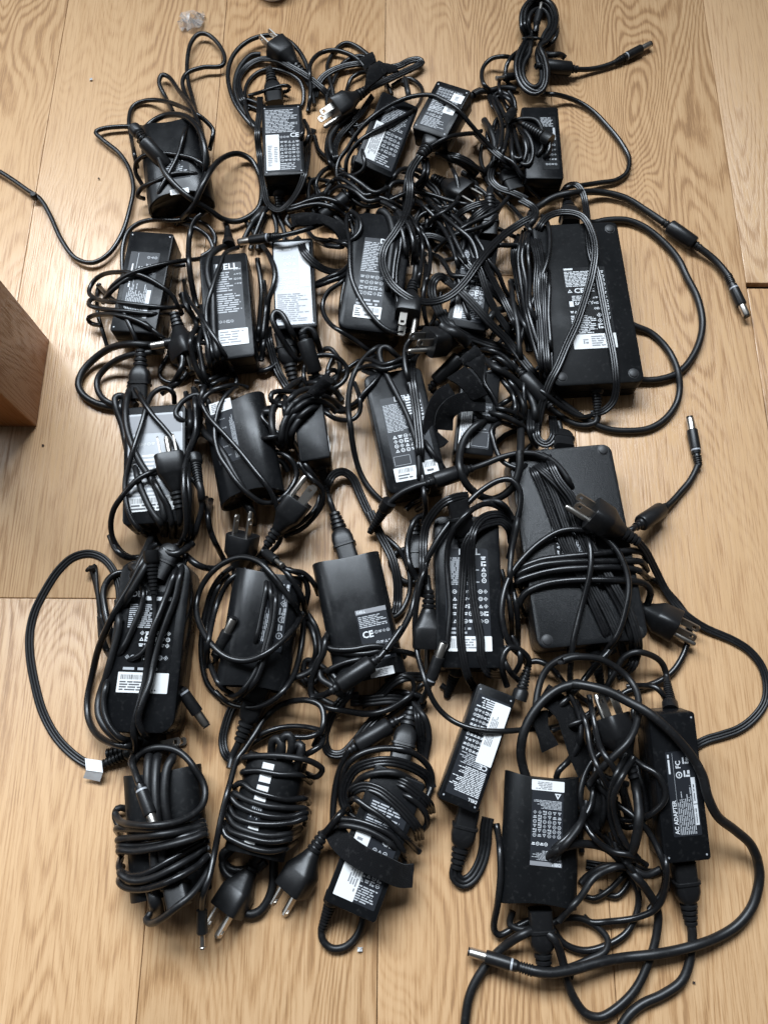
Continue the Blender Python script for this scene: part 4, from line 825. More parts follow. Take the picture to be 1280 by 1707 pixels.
cab('pc3', 2.5, ['y2', (250, 640, 5), (330, 800), (400, 900), (450, 980)], lift=1); cab('pc3', 2.4, ['y2', (290, 800), (360, 880), (420, 960), (460, 1010)])
# ---- b4
cab('b4', 2.2, ['z5', (740, 200, 20), (680, 140), (668, 200), (688, 330), (690, 450), (700, 540), (730, 620), (780, 710), (840, 790), (900, 850), (980, 886), (1050, 872), (1100, 820)], lift=1)
cab('b4', 2.2, ['z5', (740, 300, 8), (700, 420, 10), (645, 555), (560, 620), (522, 690), (525, 760), (570, 830), (640, 880), (720, 930), (810, 1000), (860, 1040)], lift=2)
cab('b4', 2.2, ['z5', (700, 180, 10), (710, 280, 8), (690, 450, 6), (650, 600, 5), (630, 760, 5), (635, 840, 5)])
cab('b4', 3.4, ['z5', (860, 170, 20), (885, 120), (930, 150), (958, 240), (955, 330), (940, 440), (930, 560), (920, 680)], mat='cablem'); cab('b4', 3.0, ['z5', (900, 110), (950, 100), (1000, 140), (1020, 220), (1000, 330)], mat='cablem', lift=1)
cab('b4', 2.2, ['z5', (1060, 140), (1030, 220), (1000, 380), (980, 520), (990, 700), (1000, 840)], lift=1); cab('b4', 2.2, ['z5', (1000, 250), (985, 350), (965, 480), (960, 600), (970, 700)])
cab('b4', 2.4, ['z5', (850, 820, 26), (780, 872, 14), (700, 895, 12)])
cord('pb4', 'two-blade plug hanging over the right flank of the left-leaning charger', 685, 500)
cab('pb4', 3.0, ['z5', (1040, 160), (1075, 240), (1095, 330), (1105, 440), (1098, 530), (1065, 640), (1030, 890)], end='nema', roll=90, lift=2, mat='cablem')
# ---- b5 cluster
cord('pb5', 'large ribbed connector feeding the charger buried under crossing cords', 815, 370)
cab('pb5', 3.4, ['w4', (935, 540), (935, 690), (930, 830), (915, 1060, 26)], end='iec', mat='rubber', lift=3); cab('pb5', 7.5, ['w4', (950, 800, 14), (935, 900, 18), (925, 1010, 20)], mat='rubber')
cab('b5', 2.6, ['w4', (110, 622), (200, 700), (250, 800), (270, 900), (265, 1010), (260, 1100)], mat='cablem', lift=2); cab('b5', 2.6, ['w4', (70, 830), (150, 900), (210, 980), (235, 1050), (250, 1150)]); cab('b5', 2.6, ['w4', (40, 900), (100, 1000), (130, 1120), (140, 1280), 'z5', (1110, 480)], lift=1)
cab('b5', 2.2, ['w4', (300, 880), (360, 960), (420, 1040), (480, 1120)], 'flat3'); cab('b5', 2.2, ['w4', (400, 850), (440, 750), (520, 740), (620, 820), (700, 900)], lift=1)
cab('b5', 2.2, ['w4', (390, 1060), (470, 980), (560, 900), (640, 860)], 'flat3', lift=1); cab('b5', 2.2, ['w4', (520, 1110), (620, 1050), (740, 1040), (840, 1050)], lift=1)
cab('b5', 2.3, ['z5', (1105, 330), (1108, 250), (1112, 180), (1150, 138), (1220, 122), 'w4', (380, 785), (480, 795), (560, 850), (640, 930), (720, 1060), (780, 1180), (830, 1280)], lift=4)
cab('b5', 2.2, ['w4', (600, 820), (640, 850), (720, 960), (800, 1080), (860, 1180), (900, 1280), 'z6', (560, 500), (610, 620), (660, 690), (690, 740)], lift=2)
cab('b5', 2.4, ['w4', (560, 860), (650, 780), (780, 720), (900, 690), (1010, 665)], 'flat3', lift=4); cab('b5', 2.4, ['w4', (690, 930), (780, 840), (900, 750), (1040, 690)], 'flat3', lift=4)
cab('b5', 2.4, ['z6', (110, 400), (55, 360), (58, 295), (130, 275), (220, 300), (300, 370), (370, 450), (440, 530), (520, 620), (600, 700)], 'flat3', lift=3)
cab('b5', 2.2, ['z6', (90, 400), (110, 460), (105, 560), (95, 680), (110, 800), (130, 860, 6)]); cab('b5', 2.2, ['z6', (310, 430), (320, 560), (350, 700), (390, 810), (430, 870)])
cab('b5', 2.4, ['z6', (140, 385), (200, 415), (240, 470), (270, 520), (330, 530), (450, 540), (540, 550)], lift=2)
cab('b5', 3.0, ['z6', (470, 900), (472, 850)], mat='rubber', lift=2); cab('b5', 3.2, ['z6', (480, 860), (510, 800), (540, 755), (600, 735), (690, 740)], lift=2, mat='cablem'); cab('b5', 2.4, ['z6', (690, 790), (660, 870), (620, 925)], lift=1)
cab('b5', 3.0, ['z6', (250, 560), (200, 530), (160, 560), (150, 640), (190, 740), (240, 820), (330, 890), (440, 930), (560, 970), (650, 1000)], 'flat3', lift=3, mat='cablem')
cab('b5', 3.0, ['z6', (180, 820), (230, 880), (280, 900)], mat='rubber', lift=3)
cab('b5', 2.7, ['z6', (250, 560), (330, 625), (430, 730), (520, 830), (620, 930), (700, 1030), (780, 1130), (850, 1215)], 'flat3', lift=7, mat='cablem')
# ---- b6
cord('pb6', 'ribbed cord lying in long strands against the left side of the large footed charger', 890, 480)
cab('pb6', 2.8, ['z7', (255, 60), (262, 110), (275, 230, 24)], end='iec', mat='rubber', lift=2)
cab('b6', 3.3, ['z7', (360, 215, 8), (390, 218), (460, 205), (560, 205), (650, 240), (740, 310), (820, 400), (870, 500), (920, 600), (945, 720), (930, 820), (880, 920), (820, 980), (740, 1010), (660, 1018), (610, 1010, 6)], mat='cablem', lift=1)
cab('b6', 3.1, ['z7', (560, 720, 6), (610, 745, 5), (680, 775), (760, 850), (810, 940), (830, 1050), (815, 1130), (760, 1210), (680, 1260), (580, 1275), (460, 1265), (360, 1220), (270, 1160), (200, 1100), (140, 1040, 6)], mat='cablem')
cab('b6', 3.0, ['z7', (408, 1050, 14), (416, 1190, 8), (410, 1225, 5), (370, 1245), (300, 1240), (220, 1195), (150, 1140, 5)], start='strain', mat='cablem')
for i, pts in enumerate(([(700, 270), (662, 380), (680, 520), (700, 640), (720, 740), (742, 880), (760, 1000)], [(830, 330), (850, 450), (855, 600), (870, 750), (880, 900), (890, 1100), (900, 1280)], [(878, 480), (886, 600), (880, 750), (890, 900), (902, 1060)], [(690, 600), (740, 760), (790, 900), (820, 1040), (865, 1190)], [(770, 230), (735, 340), (712, 480), (735, 620), (765, 760), (800, 900)])):
    cab('pb6', 2.2, ['z6'] + pts, 'flat3' if i in (0, 1) else 'round', lift=1 + i)
cab('pb6', 2.3, ['z6', (840, 150), (870, 190), (886, 260), (880, 400), (830, 560), (780, 690), (730, 850), (690, 990), (680, 1060)], lift=5)
cab('pb6', 2.3, ['z6', (600, 640), (700, 780), (760, 900), (840, 1100), (900, 1250)], lift=2); cab('pb6', 2.6, ['z6', (640, 560), (660, 700), (690, 860), (700, 1000), (730, 1110)], mat='cablem')
cab('b6', 3.3, ['z6', (740, 240), (800, 150), 'z7', (70, 175), (115, 135), (200, 85), (330, 62), (450, 65), (560, 95), (650, 150), (740, 210), (930, 345), (1010, 410), (1070, 480), (1110, 545), (1170, 690)], mids=[('ferrite', ('z7', 840, 275))], end='barrel', lift=3, mat='cablem')
cab('pb6', 2.3, ['z7', (240, 60), (262, 30), (300, 22), (335, 60), (355, 150), (365, 260), (378, 370), (415, 490), (440, 620), (465, 750), (490, 870), (505, 980), (508, 1060), (490, 1130), (440, 1175), (380, 1190, 5)], 'flat3', lift=1)
cab('pb6', 2.4, ['z7', (100, 300), (118, 240), (150, 195), (200, 170), (270, 165), (340, 190), (385, 270), (400, 360), (385, 480), (350, 600), (310, 720), (260, 830), (210, 950), (170, 1030), (135, 1130), (110, 1250), (105, 1330)], 'flat3', lift=4, slope=.6)
cab('pb6', 2.3, ['z7', (60, 1010), (150, 1090), (260, 1170), (340, 1205), (420, 1180)], lift=0)
twin('pb6', 2.2, ['z6', (720, 250), (690, 400), (705, 560), (730, 720), (770, 880), (820, 1060), (870, 1200)], [(0, 0), (26, 8), (52, -10)], lift=1)
twin('pb6', 2.2, ['z6', (800, 240), (830, 400), (845, 600), (850, 800), (865, 1000), (885, 1200)], [(0, 0), (-32, 20)], prof='flat3', lift=1)
twin('b5', 2.3, ['z6', (640, 20), (560, 110), (470, 160), (370, 210), (300, 260), (240, 330)], [(0, 0), (-60, 60)], lift=2)
twin('b5', 2.2, ['z6', (20, 30), (120, 110), (200, 200), (260, 300), (300, 420), (330, 520)], [(0, 0), (45, -15), (110, 10)], lift=1)
twin('b5', 2.2, ['z6', (0, 160), (60, 230), (90, 340), (80, 470), (60, 600)], [(0, 0), (40, 20)], lift=1)
twin('b5', 2.3, ['z6', (420, 330), (480, 450), (540, 570), (600, 680), (660, 800), (700, 900)], [(0, 0), (-45, 40)], prof='flat3', lift=1)
twin('a4', 2.3, ['w4', (640, 560), (560, 700), (430, 800), (330, 860), (260, 960)], [(0, 0)], lift=2)
twin('b4', 2.3, ['z5', (1000, 120), (1060, 220), (1090, 340), (1085, 460)], [(0, 0), (-40, 10)], lift=1)
twin('b4', 2.4, ['z5', (690, 60), (780, 40), (880, 60), (960, 100), (1030, 160)], [(0, 0), (10, -30)], lift=1)
twin('b3', 2.4, ['z5', (250, 60), (330, 90), (420, 60), (520, 40), (600, 60), (680, 110)], [(0, 0), (-20, 30)], lift=1)
twin('b2', 2.3, ['z4', (760, 120), (850, 150), (940, 220), (960, 300), (900, 340)], [(0, 0)], lift=1)
cab('pa4', 2.6, ['w1', (960, 720, 34), (870, 830), (740, 1010), (705, 1090), 'w4', (85, 480), (82, 600), (60, 750), (10, 870), 'z5', (1030, 160), (970, 260), (905, 360), (895, 450), (940, 560), (1020, 640), (1100, 685), 'z6', (60, 685), (120, 692), (200, 680), (280, 640), (360, 560), (430, 460), (500, 370), (600, 270), (700, 200), (795, 140), (790, 100), (700, 45), 'z3', (640, 1070), (560, 1030), (480, 1000), (440, 950), (450, 900), (470, 870, 8)], 'flat3', start='iec', lift=1, slope=.6)
# ---- c1
cord('pc1', 'two-blade plug and cord lying on the pale silvery label', 290, 780)
cord('pc1b', 'ribbed connector entering the far end of the pale-label charger', 230, 640)
cab('pc1b', 3.0, ['z4', (520, 900), (505, 960), (490, 1050), (500, 1230, 18)], end='iec', mat='rubber', lift=2)
cab('c1', 3.2, ['y1', (330, 210, 20), (240, 150), (200, 160), (205, 230), (240, 330), (262, 430), (280, 520, 14)], mat='cablem'); cab('c1', 2.6, ['y1', (250, 150), (230, 220), (250, 300)], lift=1)
cab('c1', 3.0, ['y1', (330, 70), (290, 110), (268, 200), (268, 330), (300, 450), (350, 560), (400, 640), (450, 720), (490, 830), (505, 920), (510, 1030, 10)], mat='cablem')
cab('c1', 2.8, ['y1', (310, 540), (325, 600), (345, 690), (385, 790), (430, 880), (480, 950), (500, 1020, 10)], mat='cablem'); cab('c1', 2.6, ['y1', (400, 610), (430, 660), (480, 760), (530, 850), (552, 950), (555, 1040, 10)])
cab('c1', 2.4, ['y1', (570, 200, 12), (560, 130), (510, 100), (440, 130), (400, 200), (370, 310), (330, 430), (290, 560), (262, 680), (265, 800), (290, 900), (340, 980), (420, 1040, 8)], lift=1)
cab('c1', 2.5, ['y1', (280, 90), (320, 100), (370, 180), (430, 270), (500, 350), (560, 430), (600, 540), (622, 650), (640, 780), (645, 900), (620, 1020, 10)], lift=1)
cab('c1', 2.4, ['y1', (540, 610), (480, 612), (400, 640), (320, 690), (255, 765), (190, 860), (170, 960), (190, 1060), (250, 1140), (340, 1178), (400, 1180)], lift=1)
cab('pc1', 2.8, ['y1', (590, 1040, 8), (605, 940), (600, 850), (582, 740), (510, 385)], end='nema', roll=8, lift=0)
cab('c1', 2.8, ['y1', (780, 20), (745, 130), (722, 250), (710, 380), (665, 500), (652, 640), (660, 780), (655, 920), (665, 1010), (610, 1095), (540, 1130), (470, 1090), (440, 1040)], lift=2); cab('c1', 2.6, ['y1', (690, 100), (700, 230), (700, 380), (640, 560), (628, 700), (640, 850), (640, 1000), (600, 1085), (540, 1110)], lift=1)
cab('c1', 2.4, ['y1', (660, 660), (690, 680), (735, 750), (742, 840), (712, 960), (690, 1040), (640, 1090)]); cab('c1', 2.6, ['y1', (640, 130, 4), (665, 250), (668, 330), (662, 420)], mat='cablem')
cab('c1', 3.2, ['y1', (695, 540), (700, 600), (700, 650), (735, 740), (740, 800), (750, 850, 5)], start='strain', mat='rubber')
cab('c1', 3.0, ['y1', (440, 1010), (400, 1090), (360, 1180), (310, 1280), 'y5', (740, 150)], mat='cablem', lift=3)
# ---- c2
cord('pc2', 'grounded plug with three prongs up at the near end of the shiny rounded charger', 395, 900)
cord('pc2b', 'glossy two-blade plug pointing up right, below the shiny rounded charger', 500, 840)
cab('c2', 2.9, ['y1', (735, 340, 16), (770, 400), (825, 445), (885, 525), (940, 630), (1000, 730), (1060, 800, 10)], mat='cablem')
cab('c2', 2.3, ['y1', (960, 100, 20), (930, 115), (870, 180), (832, 290), (822, 400), (850, 520), (900, 600), (960, 690), (1040, 770), (1130, 822), (1210, 812), (1270, 765), (1300, 720, 8)], lift=.5)
cab('c2', 2.3, ['y1', (700, 110), (730, 180), (790, 290), (880, 390), (980, 500), (1090, 640), (1160, 730), (1210, 840), (1240, 960), (1230, 1060), (1160, 1140), (1090, 1180)], lift=1)
cab('c2', 2.2, ['y1', (730, 360, 8), (740, 260, 8), (745, 190), (790, 130), (860, 125), (900, 140)]); cab('c2', 2.4, ['y1', (1030, 100), (950, 85), (860, 100), (780, 130), (730, 160)])
cab('c2', 2.4, ['y1', (800, 800, 6), (780, 900), (800, 1010), (850, 1120), (880, 1180)], lift=1); cab('c2', 2.3, ['y1', (770, 790, 6), (775, 880), (790, 990), (830, 1090)])
cab('c2', 4.0, ['y1', (980, 790, 8), (1020, 830), (1050, 880), (1060, 960, 6)], mat='rubber', lift=2)
cab('c2', 2.6, ['y1', (1290, 400), (1180, 410), (1120, 420), (1060, 430, 8)]); cab('c2', 3.6, ['y1', (1090, 260, 12), (1130, 255), (1200, 250)], mat='rubber', lift=4); cab('c2', 3.2, ['y2', (100, 635), (160, 650), (210, 690)], lift=2)
cab('pc2', 2.6, ['y1', (1040, 1000, 5), (1000, 1230, 5), (880, 1230), (905, 1150), (945, 1060), (1020, 880)], end='nema', roll=-15, lift=3)
cab('pc2b', 2.4, ['y2', (110, 725), (200, 742), (268, 810), (280, 880), (240, 960), (180, 1020), (100, 1010, 6)], lift=1); cab('pc2b', 2.4, ['y2', (110, 760), (190, 790), (230, 850)])
cab('pc2b', 2.2, ['y2', (200, 1262), (320, 1205), (410, 1110), (452, 1020), (440, 960), (380, 900), (300, 800)], lift=1); cab('pc2b', 2.2, ['y2', (180, 1240), (300, 1180), (400, 1080), (430, 1000)])
cab('pc2b', 3.0, ['y1', (1090, 1180), (1140, 1110), (1195, 1010), 'y2', (205, 1150), (290, 1040), (385, 910)], end='nema', roll=100, lift=2)
# ---- c4
cab('c4', 2.6, ['y2', (870, 80), (800, 70), (750, 98), (690, 160), (640, 240), (612, 340), (605, 450), (620, 580), (640, 720), (680, 860), (740, 960), (830, 1052)], lift=1, mat='cablem')
cab('c4', 2.2, ['y2', (700, 210), (760, 240), (810, 280), (850, 340)], 'flat3', lift=1); cab('c4', 2.2, ['y2', (720, 190), (790, 230), (840, 270)], lift=2)
cab('c4', 2.6, ['y2', (960, 170), (900, 120), (850, 72), (812, 75), (800, 110), (840, 230), (900, 350), (960, 470), (1010, 600), (1040, 720), (1050, 880), (1040, 960, 20)], mat='cablem', lift=1)
cab('c4', 2.4, ['y2', (950, 190), (970, 260), (990, 330), (1000, 430)], lift=1); cab('c4', 2.4, ['y2', (1050, 600), (1070, 640), (1120, 720), (1180, 800), (1215, 855)], mat='cablem', lift=1)
cab('c4', 2.5, ['y3', (280, 560, 16), (320, 520, 14), (400, 470), (420, 400), (400, 340)]); cab('c4', 2.3, ['y3', (350, 400), (400, 440), (400, 520), (350, 560, 8)])
cord('pc4', 'ribbed flat cord running down the label of the long barcode-sticker charger', 690, 680)
cab('pc4', 2.6, ['w6', (330, 10), (290, 100), (200, 230), (160, 290), (140, 360), (140, 480), (160, 620), (180, 760), (195, 900), (210, 1050), (215, 1200), (210, 1290)], 'flat3', lift=2)
cab('pc4', 2.4, ['w6', (420, 110), (330, 80), (230, 80), (140, 130), (90, 200), (78, 290), (82, 370), (110, 500), (130, 600)], lift=3); cab('pc4', 2.2, ['w6', (280, 130), (200, 230), (110, 300), (70, 340)], lift=1)
cab('c4', 2.7, ['y3', (60, 700, 6), (105, 620), (150, 550), (190, 505), (260, 450), (350, 410), (440, 385), (660, 312), (780, 270), (880, 230), (980, 208), (1080, 210), (1160, 240), 'y4', (270, 190), (350, 240), (410, 310), (450, 390), (465, 440)], mids=[('ferrite', ('y3', 565, 345)), ('boot', ('y3', 110, 612))], lift=2, slope=.6, mat='cablem')
cab('c4', 2.4, ['y2', (1070, 880), (1080, 1000), (1090, 1100), (1070, 1180)], lift=1)
# ---- c5: straps, plug and thick ring
cord('pc5', 'plug with pale prongs beside the hook-and-loop straps, third row', 720, 580)
cab('pc5', 3.6, ['w6', (700, 210), (600, 150), (480, 70), (400, 130), (120, 170)], end='nema', roll=30, lift=2, mat='rubber')
cab('c5', 5.0, ['w6', (400, 20), (470, 60), (560, 110), (640, 180)], mat='rubber', lift=5)
cab('c5', 3.4, ['w6', (1060, 660, 6), (1095, 850), (1108, 1000), (1100, 1180), 'y3', (985, 190), (985, 300), (945, 410), (880, 470), (810, 492), (730, 462), (660, 400), (620, 310), (615, 230), (640, 130), (690, 60), (780, 0), (830, -20)], mat='cablem', lift=1)
cab('c5', 2.5, ['w6', (700, 240), (760, 228), (820, 232), (920, 270), (1010, 340), (1090, 430), (1150, 530), (1180, 650)], lift=2); cab('c5', 2.5, ['w6', (760, 270), (880, 290), (960, 340), (1030, 410), (1100, 520)], lift=1); cab('c5', 2.4, ['w6', (800, 330), (900, 350), (980, 400)], lift=1)
cab('c5', 3.4, ['w6', (760, 310), (810, 340), (900, 400), (1010, 470), (1110, 560), (1190, 650), (1230, 750), (1235, 860), (1220, 960)], lift=4, mat='cablem')
cab('c5', 2.4, ['w6', (780, 745), (830, 745), (930, 755), (1040, 790), (1130, 840), (1175, 910)], lift=2); cab('c5', 2.6, ['w6', (760, 790), (810, 790), (920, 810), (1040, 860), (1130, 920), (1195, 975)], lift=2, mat='cablem')
cab('c5', 2.6, ['w6', (900, 740), (960, 700), (1030, 650), (1060, 600)]); cab('c5', 2.4, ['w6', (1040, 330, 6), (1120, 480), (1140, 700), (1150, 860)], lift=1)
cab('c5', 3.0, ['w6', (330, 620), (340, 560), (330, 490), (560, 300), (640, 240)], mids=[('ferrite', ('w6', 440, 400))], lift=10, mat='cablem')
cab('c5', 2.6, ['z6', (690, 1110), (720, 1150), (830, 1260), (880, 1330)], mids=[('ferrite', ('z6', 790, 1215))], lift=2)
flap('c5', ['px', (764.1, 598.7), (790.7, 575.2), (804.8, 592.5), (775.1, 612.8)], (56, 58, 60, 56), 4)
flap('c5', ['px', (776.6, 606.6), (804.8, 589.3), (809.5, 600.3), (803.3, 636.3)], (60, 60, 58, 54), 4)
flap('c5', ['px', (745.3, 630.1), (775.1, 609.7), (812.7, 656.7), (787.6, 667.6)], (54, 58, 52, 48), 5)
cab('c5', 9, ['w6', (790, 705, 40), (660, 690, 48), (530, 715, 52), (440, 800, 46), (420, 940, 26)], 'strap', name='strap', twist=35)
cab('c5', 8, ['w6', (500, 590, 52), (420, 640, 50), (350, 740, 44), (310, 880, 36), (310, 990, 30), (350, 1050, 28), (410, 1000, 30)], 'strap', name='strap', twist=30)
# ---- c6
cord('pc6', 'bundle of flat cord running diagonally across the grainy charger, ending in a plug', 950, 880)
cord('pc6b', 'grounded plug lying at the near right corner of the grainy charger', 1110, 1045)
cab('pc6', 2.8, ['y4', (370, 10), (385, 60), (402, 170, 26)], end='iecs', mat='rubber', lift=2)
for i, pts in enumerate(([(190, 205), (255, 330), (330, 520), (400, 700), (480, 850), (560, 1020), (640, 1200), (680, 1310)], [(225, 190), (330, 380), (400, 560), (455, 720), (545, 900), (645, 1080), (715, 1240), (740, 1320)], [(265, 180), (340, 330), (430, 480), (490, 640), (560, 790), (660, 940), (745, 1100), (790, 1260), (780, 1340)], [(200, 215), (300, 300), (400, 400), (480, 520), (535, 660), (610, 800), (700, 950), (785, 1120), (822, 1270), (800, 1360)], [(295, 165), (370, 330), (450, 440), (500, 560), (530, 660)])):
    cab('pc6', 2.3, ['y4'] + pts, 'flat3', lift=1 if i < 3 else 2, mat='cablem' if i % 2 else 'cable')
cab('c6', 2.9, ['y4', (170, 900, 8), (145, 850), (260, 792), (400, 770), (560, 755), (700, 740), (800, 735), (850, 750), (865, 800, 20)]); cab('c6', 2.9, ['y4', (160, 930, 8), (140, 880), (250, 822), (380, 802), (560, 795), (720, 795), (840, 800), (868, 850, 18)]); cab('c6', 2.9, ['y4', (160, 960, 8), (140, 915), (240, 870), (370, 842), (560, 830), (700, 830), (830, 850), (872, 890, 16)])
cab('c6', 2.9, ['y4', (180, 1100, 6), (155, 1040), (180, 980), (270, 930), (400, 905), (560, 898), (720, 903), (855, 920), (888, 960), (870, 1040, 12)])
cab('c6', 2.6, ['y4', (860, 880, 20), (880, 890), (940, 920), (1000, 980), (1060, 1050), (1100, 1120), (1105, 1200), (1080, 1300), (1030, 1390), 'x2', (690, 230), (630, 270), (550, 300), (440, 330), (400, 360)], lift=1)
cab('c6', 2.8, ['y4', (700, 660), (740, 640), (790, 610), (990, 475), (1060, 400), (1110, 340), (1148, 265), (1165, 190), (1150, 110), (1108, -12)], mids=[('ferrite', ('y4', 890, 543))], end='barrel', lift=1, mat='cablem')
cab('pc6', 2.3, ['x2', (760, 700, 4), (820, 668, 5), (880, 632), (930, 610), (1000, 590), (1110, 550), (1200, 480), (1260, 390), (1270, 290), (1240, 180), (1170, 90), (1080, 30), 'y4', (1200, 1170), (1120, 1120), (1040, 1050), (970, 950), (910, 830), (850, 720), (770, 645), (690, 590), (560, 500), (440, 450)], 'flat3', end='nema', roll=35, lift=1, mat='cablem')
cab('pc6b', 3.0, ['y4', (800, 1040, 6), (860, 1070), (900, 1100), (1000, 1155), (1165, 1228)], end='nema', roll=-35, lift=0)
cab('c6', 2.5, ['y4', (440, 1480), (440, 1400), (450, 1280), (480, 1130), (520, 980), (550, 850), (550, 720), (520, 640), (490, 600)], lift=1)
cab('c6', 2.5, ['y4', (610, 1330), (700, 1210), (750, 1060), (766, 920), (740, 810), (690, 720), (610, 650), (500, 617), (390, 622), (280, 680), (180, 770), (100, 880), (60, 1000), (58, 1130), (100, 1260), (165, 1330), (200, 1380)], lift=2, slope=.6)
cab('c6', 3.0, ['y4', (570, 1300, 18), (612, 1500, 6), (620, 1560, 5)], start='strain', mat='cablem'); cab('c6', 2.8, ['x2', (480, 60), (490, 130), (460, 190), (380, 240)], 'flat3', lift=2)
cab('pc6', 2.6, ['y3', (1095, -40), (1085, 60), (1105, 130), (1155, 150), (1195, 110), (1190, -20)], 'flat3', lift=4); cab('pc6', 2.6, ['y3', (1060, -60), (1055, 40), (1075, 130), (1110, 160)], 'flat3', lift=2, mat='cablem')
twin('c5', 2.4, ['w6', (880, 420), (960, 520), (1040, 640), (1060, 780), (1040, 900)], [(0, 0), (60, -20)], lift=0)
twin('c2', 2.3, ['y1', (700, 60), (760, 60), (840, 30), (900, 10)], [(0, 0), (20, 30)], lift=1)
# ---- d1
cord('pd1', 'long power cord with a folded white tape tag, looping out on the bare left floor', 110, 1100)
cab('pd1', 2.3, ['y5', (600, 520, 44), (605, 390), (590, 260), (550, 170), (490, 110), (410, 85), (310, 110), (220, 190), (140, 310), (70, 450), (40, 580), (40, 720), (70, 900), (120, 1080), (200, 1230), (290, 1330), (380, 1395), (450, 1418), (520, 1416), (580, 1400), (700, 1320)], 'flat3', end='boot', mat='cablem', twist=25, slope=.5)
cab('d1', 2.9, ['y5', (500, 610, 16), (480, 480), (462, 330), (430, 165), (418, 190, 12)], 'flat3', twist=70, lift=3, mat='cablem'); cab('d1', 2.8, ['y5', (570, 760, 30), (520, 690), (490, 600), (480, 480)], mat='cablem')
cab('d1', 2.8, ['y5', (670, 230), (640, 208), (590, 207), (530, 250), (500, 330), (510, 430), (540, 560), (565, 660)], lift=1)
cab('d1', 3.0, ['y5', (590, 380), (595, 560), (560, 700), (520, 850), (472, 1000), (472, 1100), (520, 1190), (600, 1252), (690, 1275, 8)], mat='cablem'); cab('d1', 2.6, ['y5', (560, 800), (522, 900), (502, 1050), (540, 1170), (620, 1250), (700, 1260, 10)])
cab('d1', 2.6, ['y5', (690, 240), (720, 250), (750, 330), (740, 420), (690, 540), (640, 650), (590, 740), (560, 800)])
cab('d1', 2.8, ['y5', (830, 30), (790, 60), (740, 150), (680, 270), (590, 420), (520, 560), (470, 680), (430, 850), (400, 1010), (410, 1130), (460, 1220), (540, 1272), (660, 1295), (720, 1290, 6)], lift=2); cab('d1', 2.8, ['y5', (850, 60), (790, 120), (730, 230), (650, 370), (600, 460)], lift=3, mat='cablem')
cab('d1', 2.2, ['y5', (800, 80), (800, 180), (805, 290), (820, 380), (822, 520), (790, 640), (730, 720), (640, 760), (575, 765)], start='boot', lift=1)
cab('d1', 2.8, ['y5', (975, 110), (960, 170), (920, 290), (860, 440), (810, 570), (780, 740), (760, 900), (720, 1040), (690, 1170), (700, 1290), (720, 1370)], lift=2); cab('d1', 2.8, ['y5', (1015, 105), (985, 210), (950, 370), (900, 500), (850, 640), (815, 780), (790, 900), (750, 1010), (720, 1130), (750, 1210), (800, 1250, 12)], lift=2)
cord('pd1b', 'blocky connector with pale prongs at the far end of the long thick charger', 270, 930)
cab('pd1b', 3.4, ['y5', (960, 60), (900, 80), (860, 110), (830, 240, 42)], end='iecs', mat='rubber', lift=2); cab('pd1b', 3.2, ['y5', (1060, 20), (1000, 70), (930, 90), (880, 60)], lift=1)
cab('pd1b', 2.8, ['y5', (540, -30), (580, 60), (650, 110), (730, 110)], lift=1); cab('pd1b', 2.8, ['y5', (1010, 90), (1080, 150), (1140, 175), (1210, 180)], lift=1); cab('pd1b', 4.0, ['y5', (650, 180, 14), (690, 170), (720, 200)], mat='rubber', lift=3)
cab('d1', 2.8, ['y5', (900, 860, 10), (960, 900, 8), (1010, 970), (1060, 1045), (1145, 1165)], end='barrels')
cab('pd1b', 2.6, ['y5', (760, 1290, 6), (850, 1290, 6), (1000, 1235, 10)], end='nemab', roll=90)
tg = MB()
tgp = [at(*p) for p in ((142, 1264, 9), (170, 1268, 9), (172, 1288, 11), (144, 1284, 11))]; tgq = [at(*p) for p in ((144, 1284, 10.6), (172, 1288, 10.6), (167, 1303, 5), (139, 1297, 5))]
for q in (tgp, tgq):
    n0 = len(tg.v); tg.v += [tuple(p) for p in q] + [tuple(p + Vector((0, 0, -.0005))) for p in q]
    tg.f += [(n0, n0 + 3, n0 + 2, n0 + 1), (n0 + 4, n0 + 5, n0 + 6, n0 + 7), (n0, n0 + 1, n0 + 5, n0 + 4), (n0 + 1, n0 + 2, n0 + 6, n0 + 5), (n0 + 2, n0 + 3, n0 + 7, n0 + 6), (n0 + 3, n0, n0 + 4, n0 + 7)]
mk('tape_tag', tg.v, tg.f, 'tape', OWN['pd1'].t, OWN['pd1'].inv, smooth=False)
# ---- d2 ring
cord('pd2', 'power cord leaving the near end of the charger inside the large ring', 400, 1220)
cab('pd2', 3.0, ['y6', (240, 1250, 8), (255, 1185), (285, 1120), (345, 980), (410, 800, 16)], end='iec', mat='rubber', lift=1); cab('pd2', 2.4, ['y6', (300, 880, 5), (260, 910), (222, 1000), (202, 1100), (222, 1180), (262, 1205), (300, 1180)], 'flat3', lift=1)
cab('d2', 2.3, ['y6', (200, 880), (120, 790), (90, 680), (85, 540), (110, 380), (150, 260), (205, 185), (270, 140)], lift=1); cab('d2', 2.3, ['y6', (270, 860), (190, 800), (140, 700), (110, 600), (115, 480), (150, 330), (190, 240), (240, 190)])
cab('d2', 2.6, ['y6', (170, 740, 5), (165, 650), (182, 580), (212, 520), (262, 430)], end='barrels', lift=1)
cab('d2', 2.3, ['y6', (420, 160), (440, 240), (420, 380), (392, 520), (360, 640)], lift=0); cab('d2', 2.3, ['y6', (440, 180), (462, 270), (470, 400), (440, 550), (400, 680), (340, 790), (270, 855), (220, 840)], lift=1); cab('d2', 2.3, ['y6', (470, 220), (490, 300), (485, 430), (455, 560), (420, 680), (370, 790), (290, 870)], lift=1)
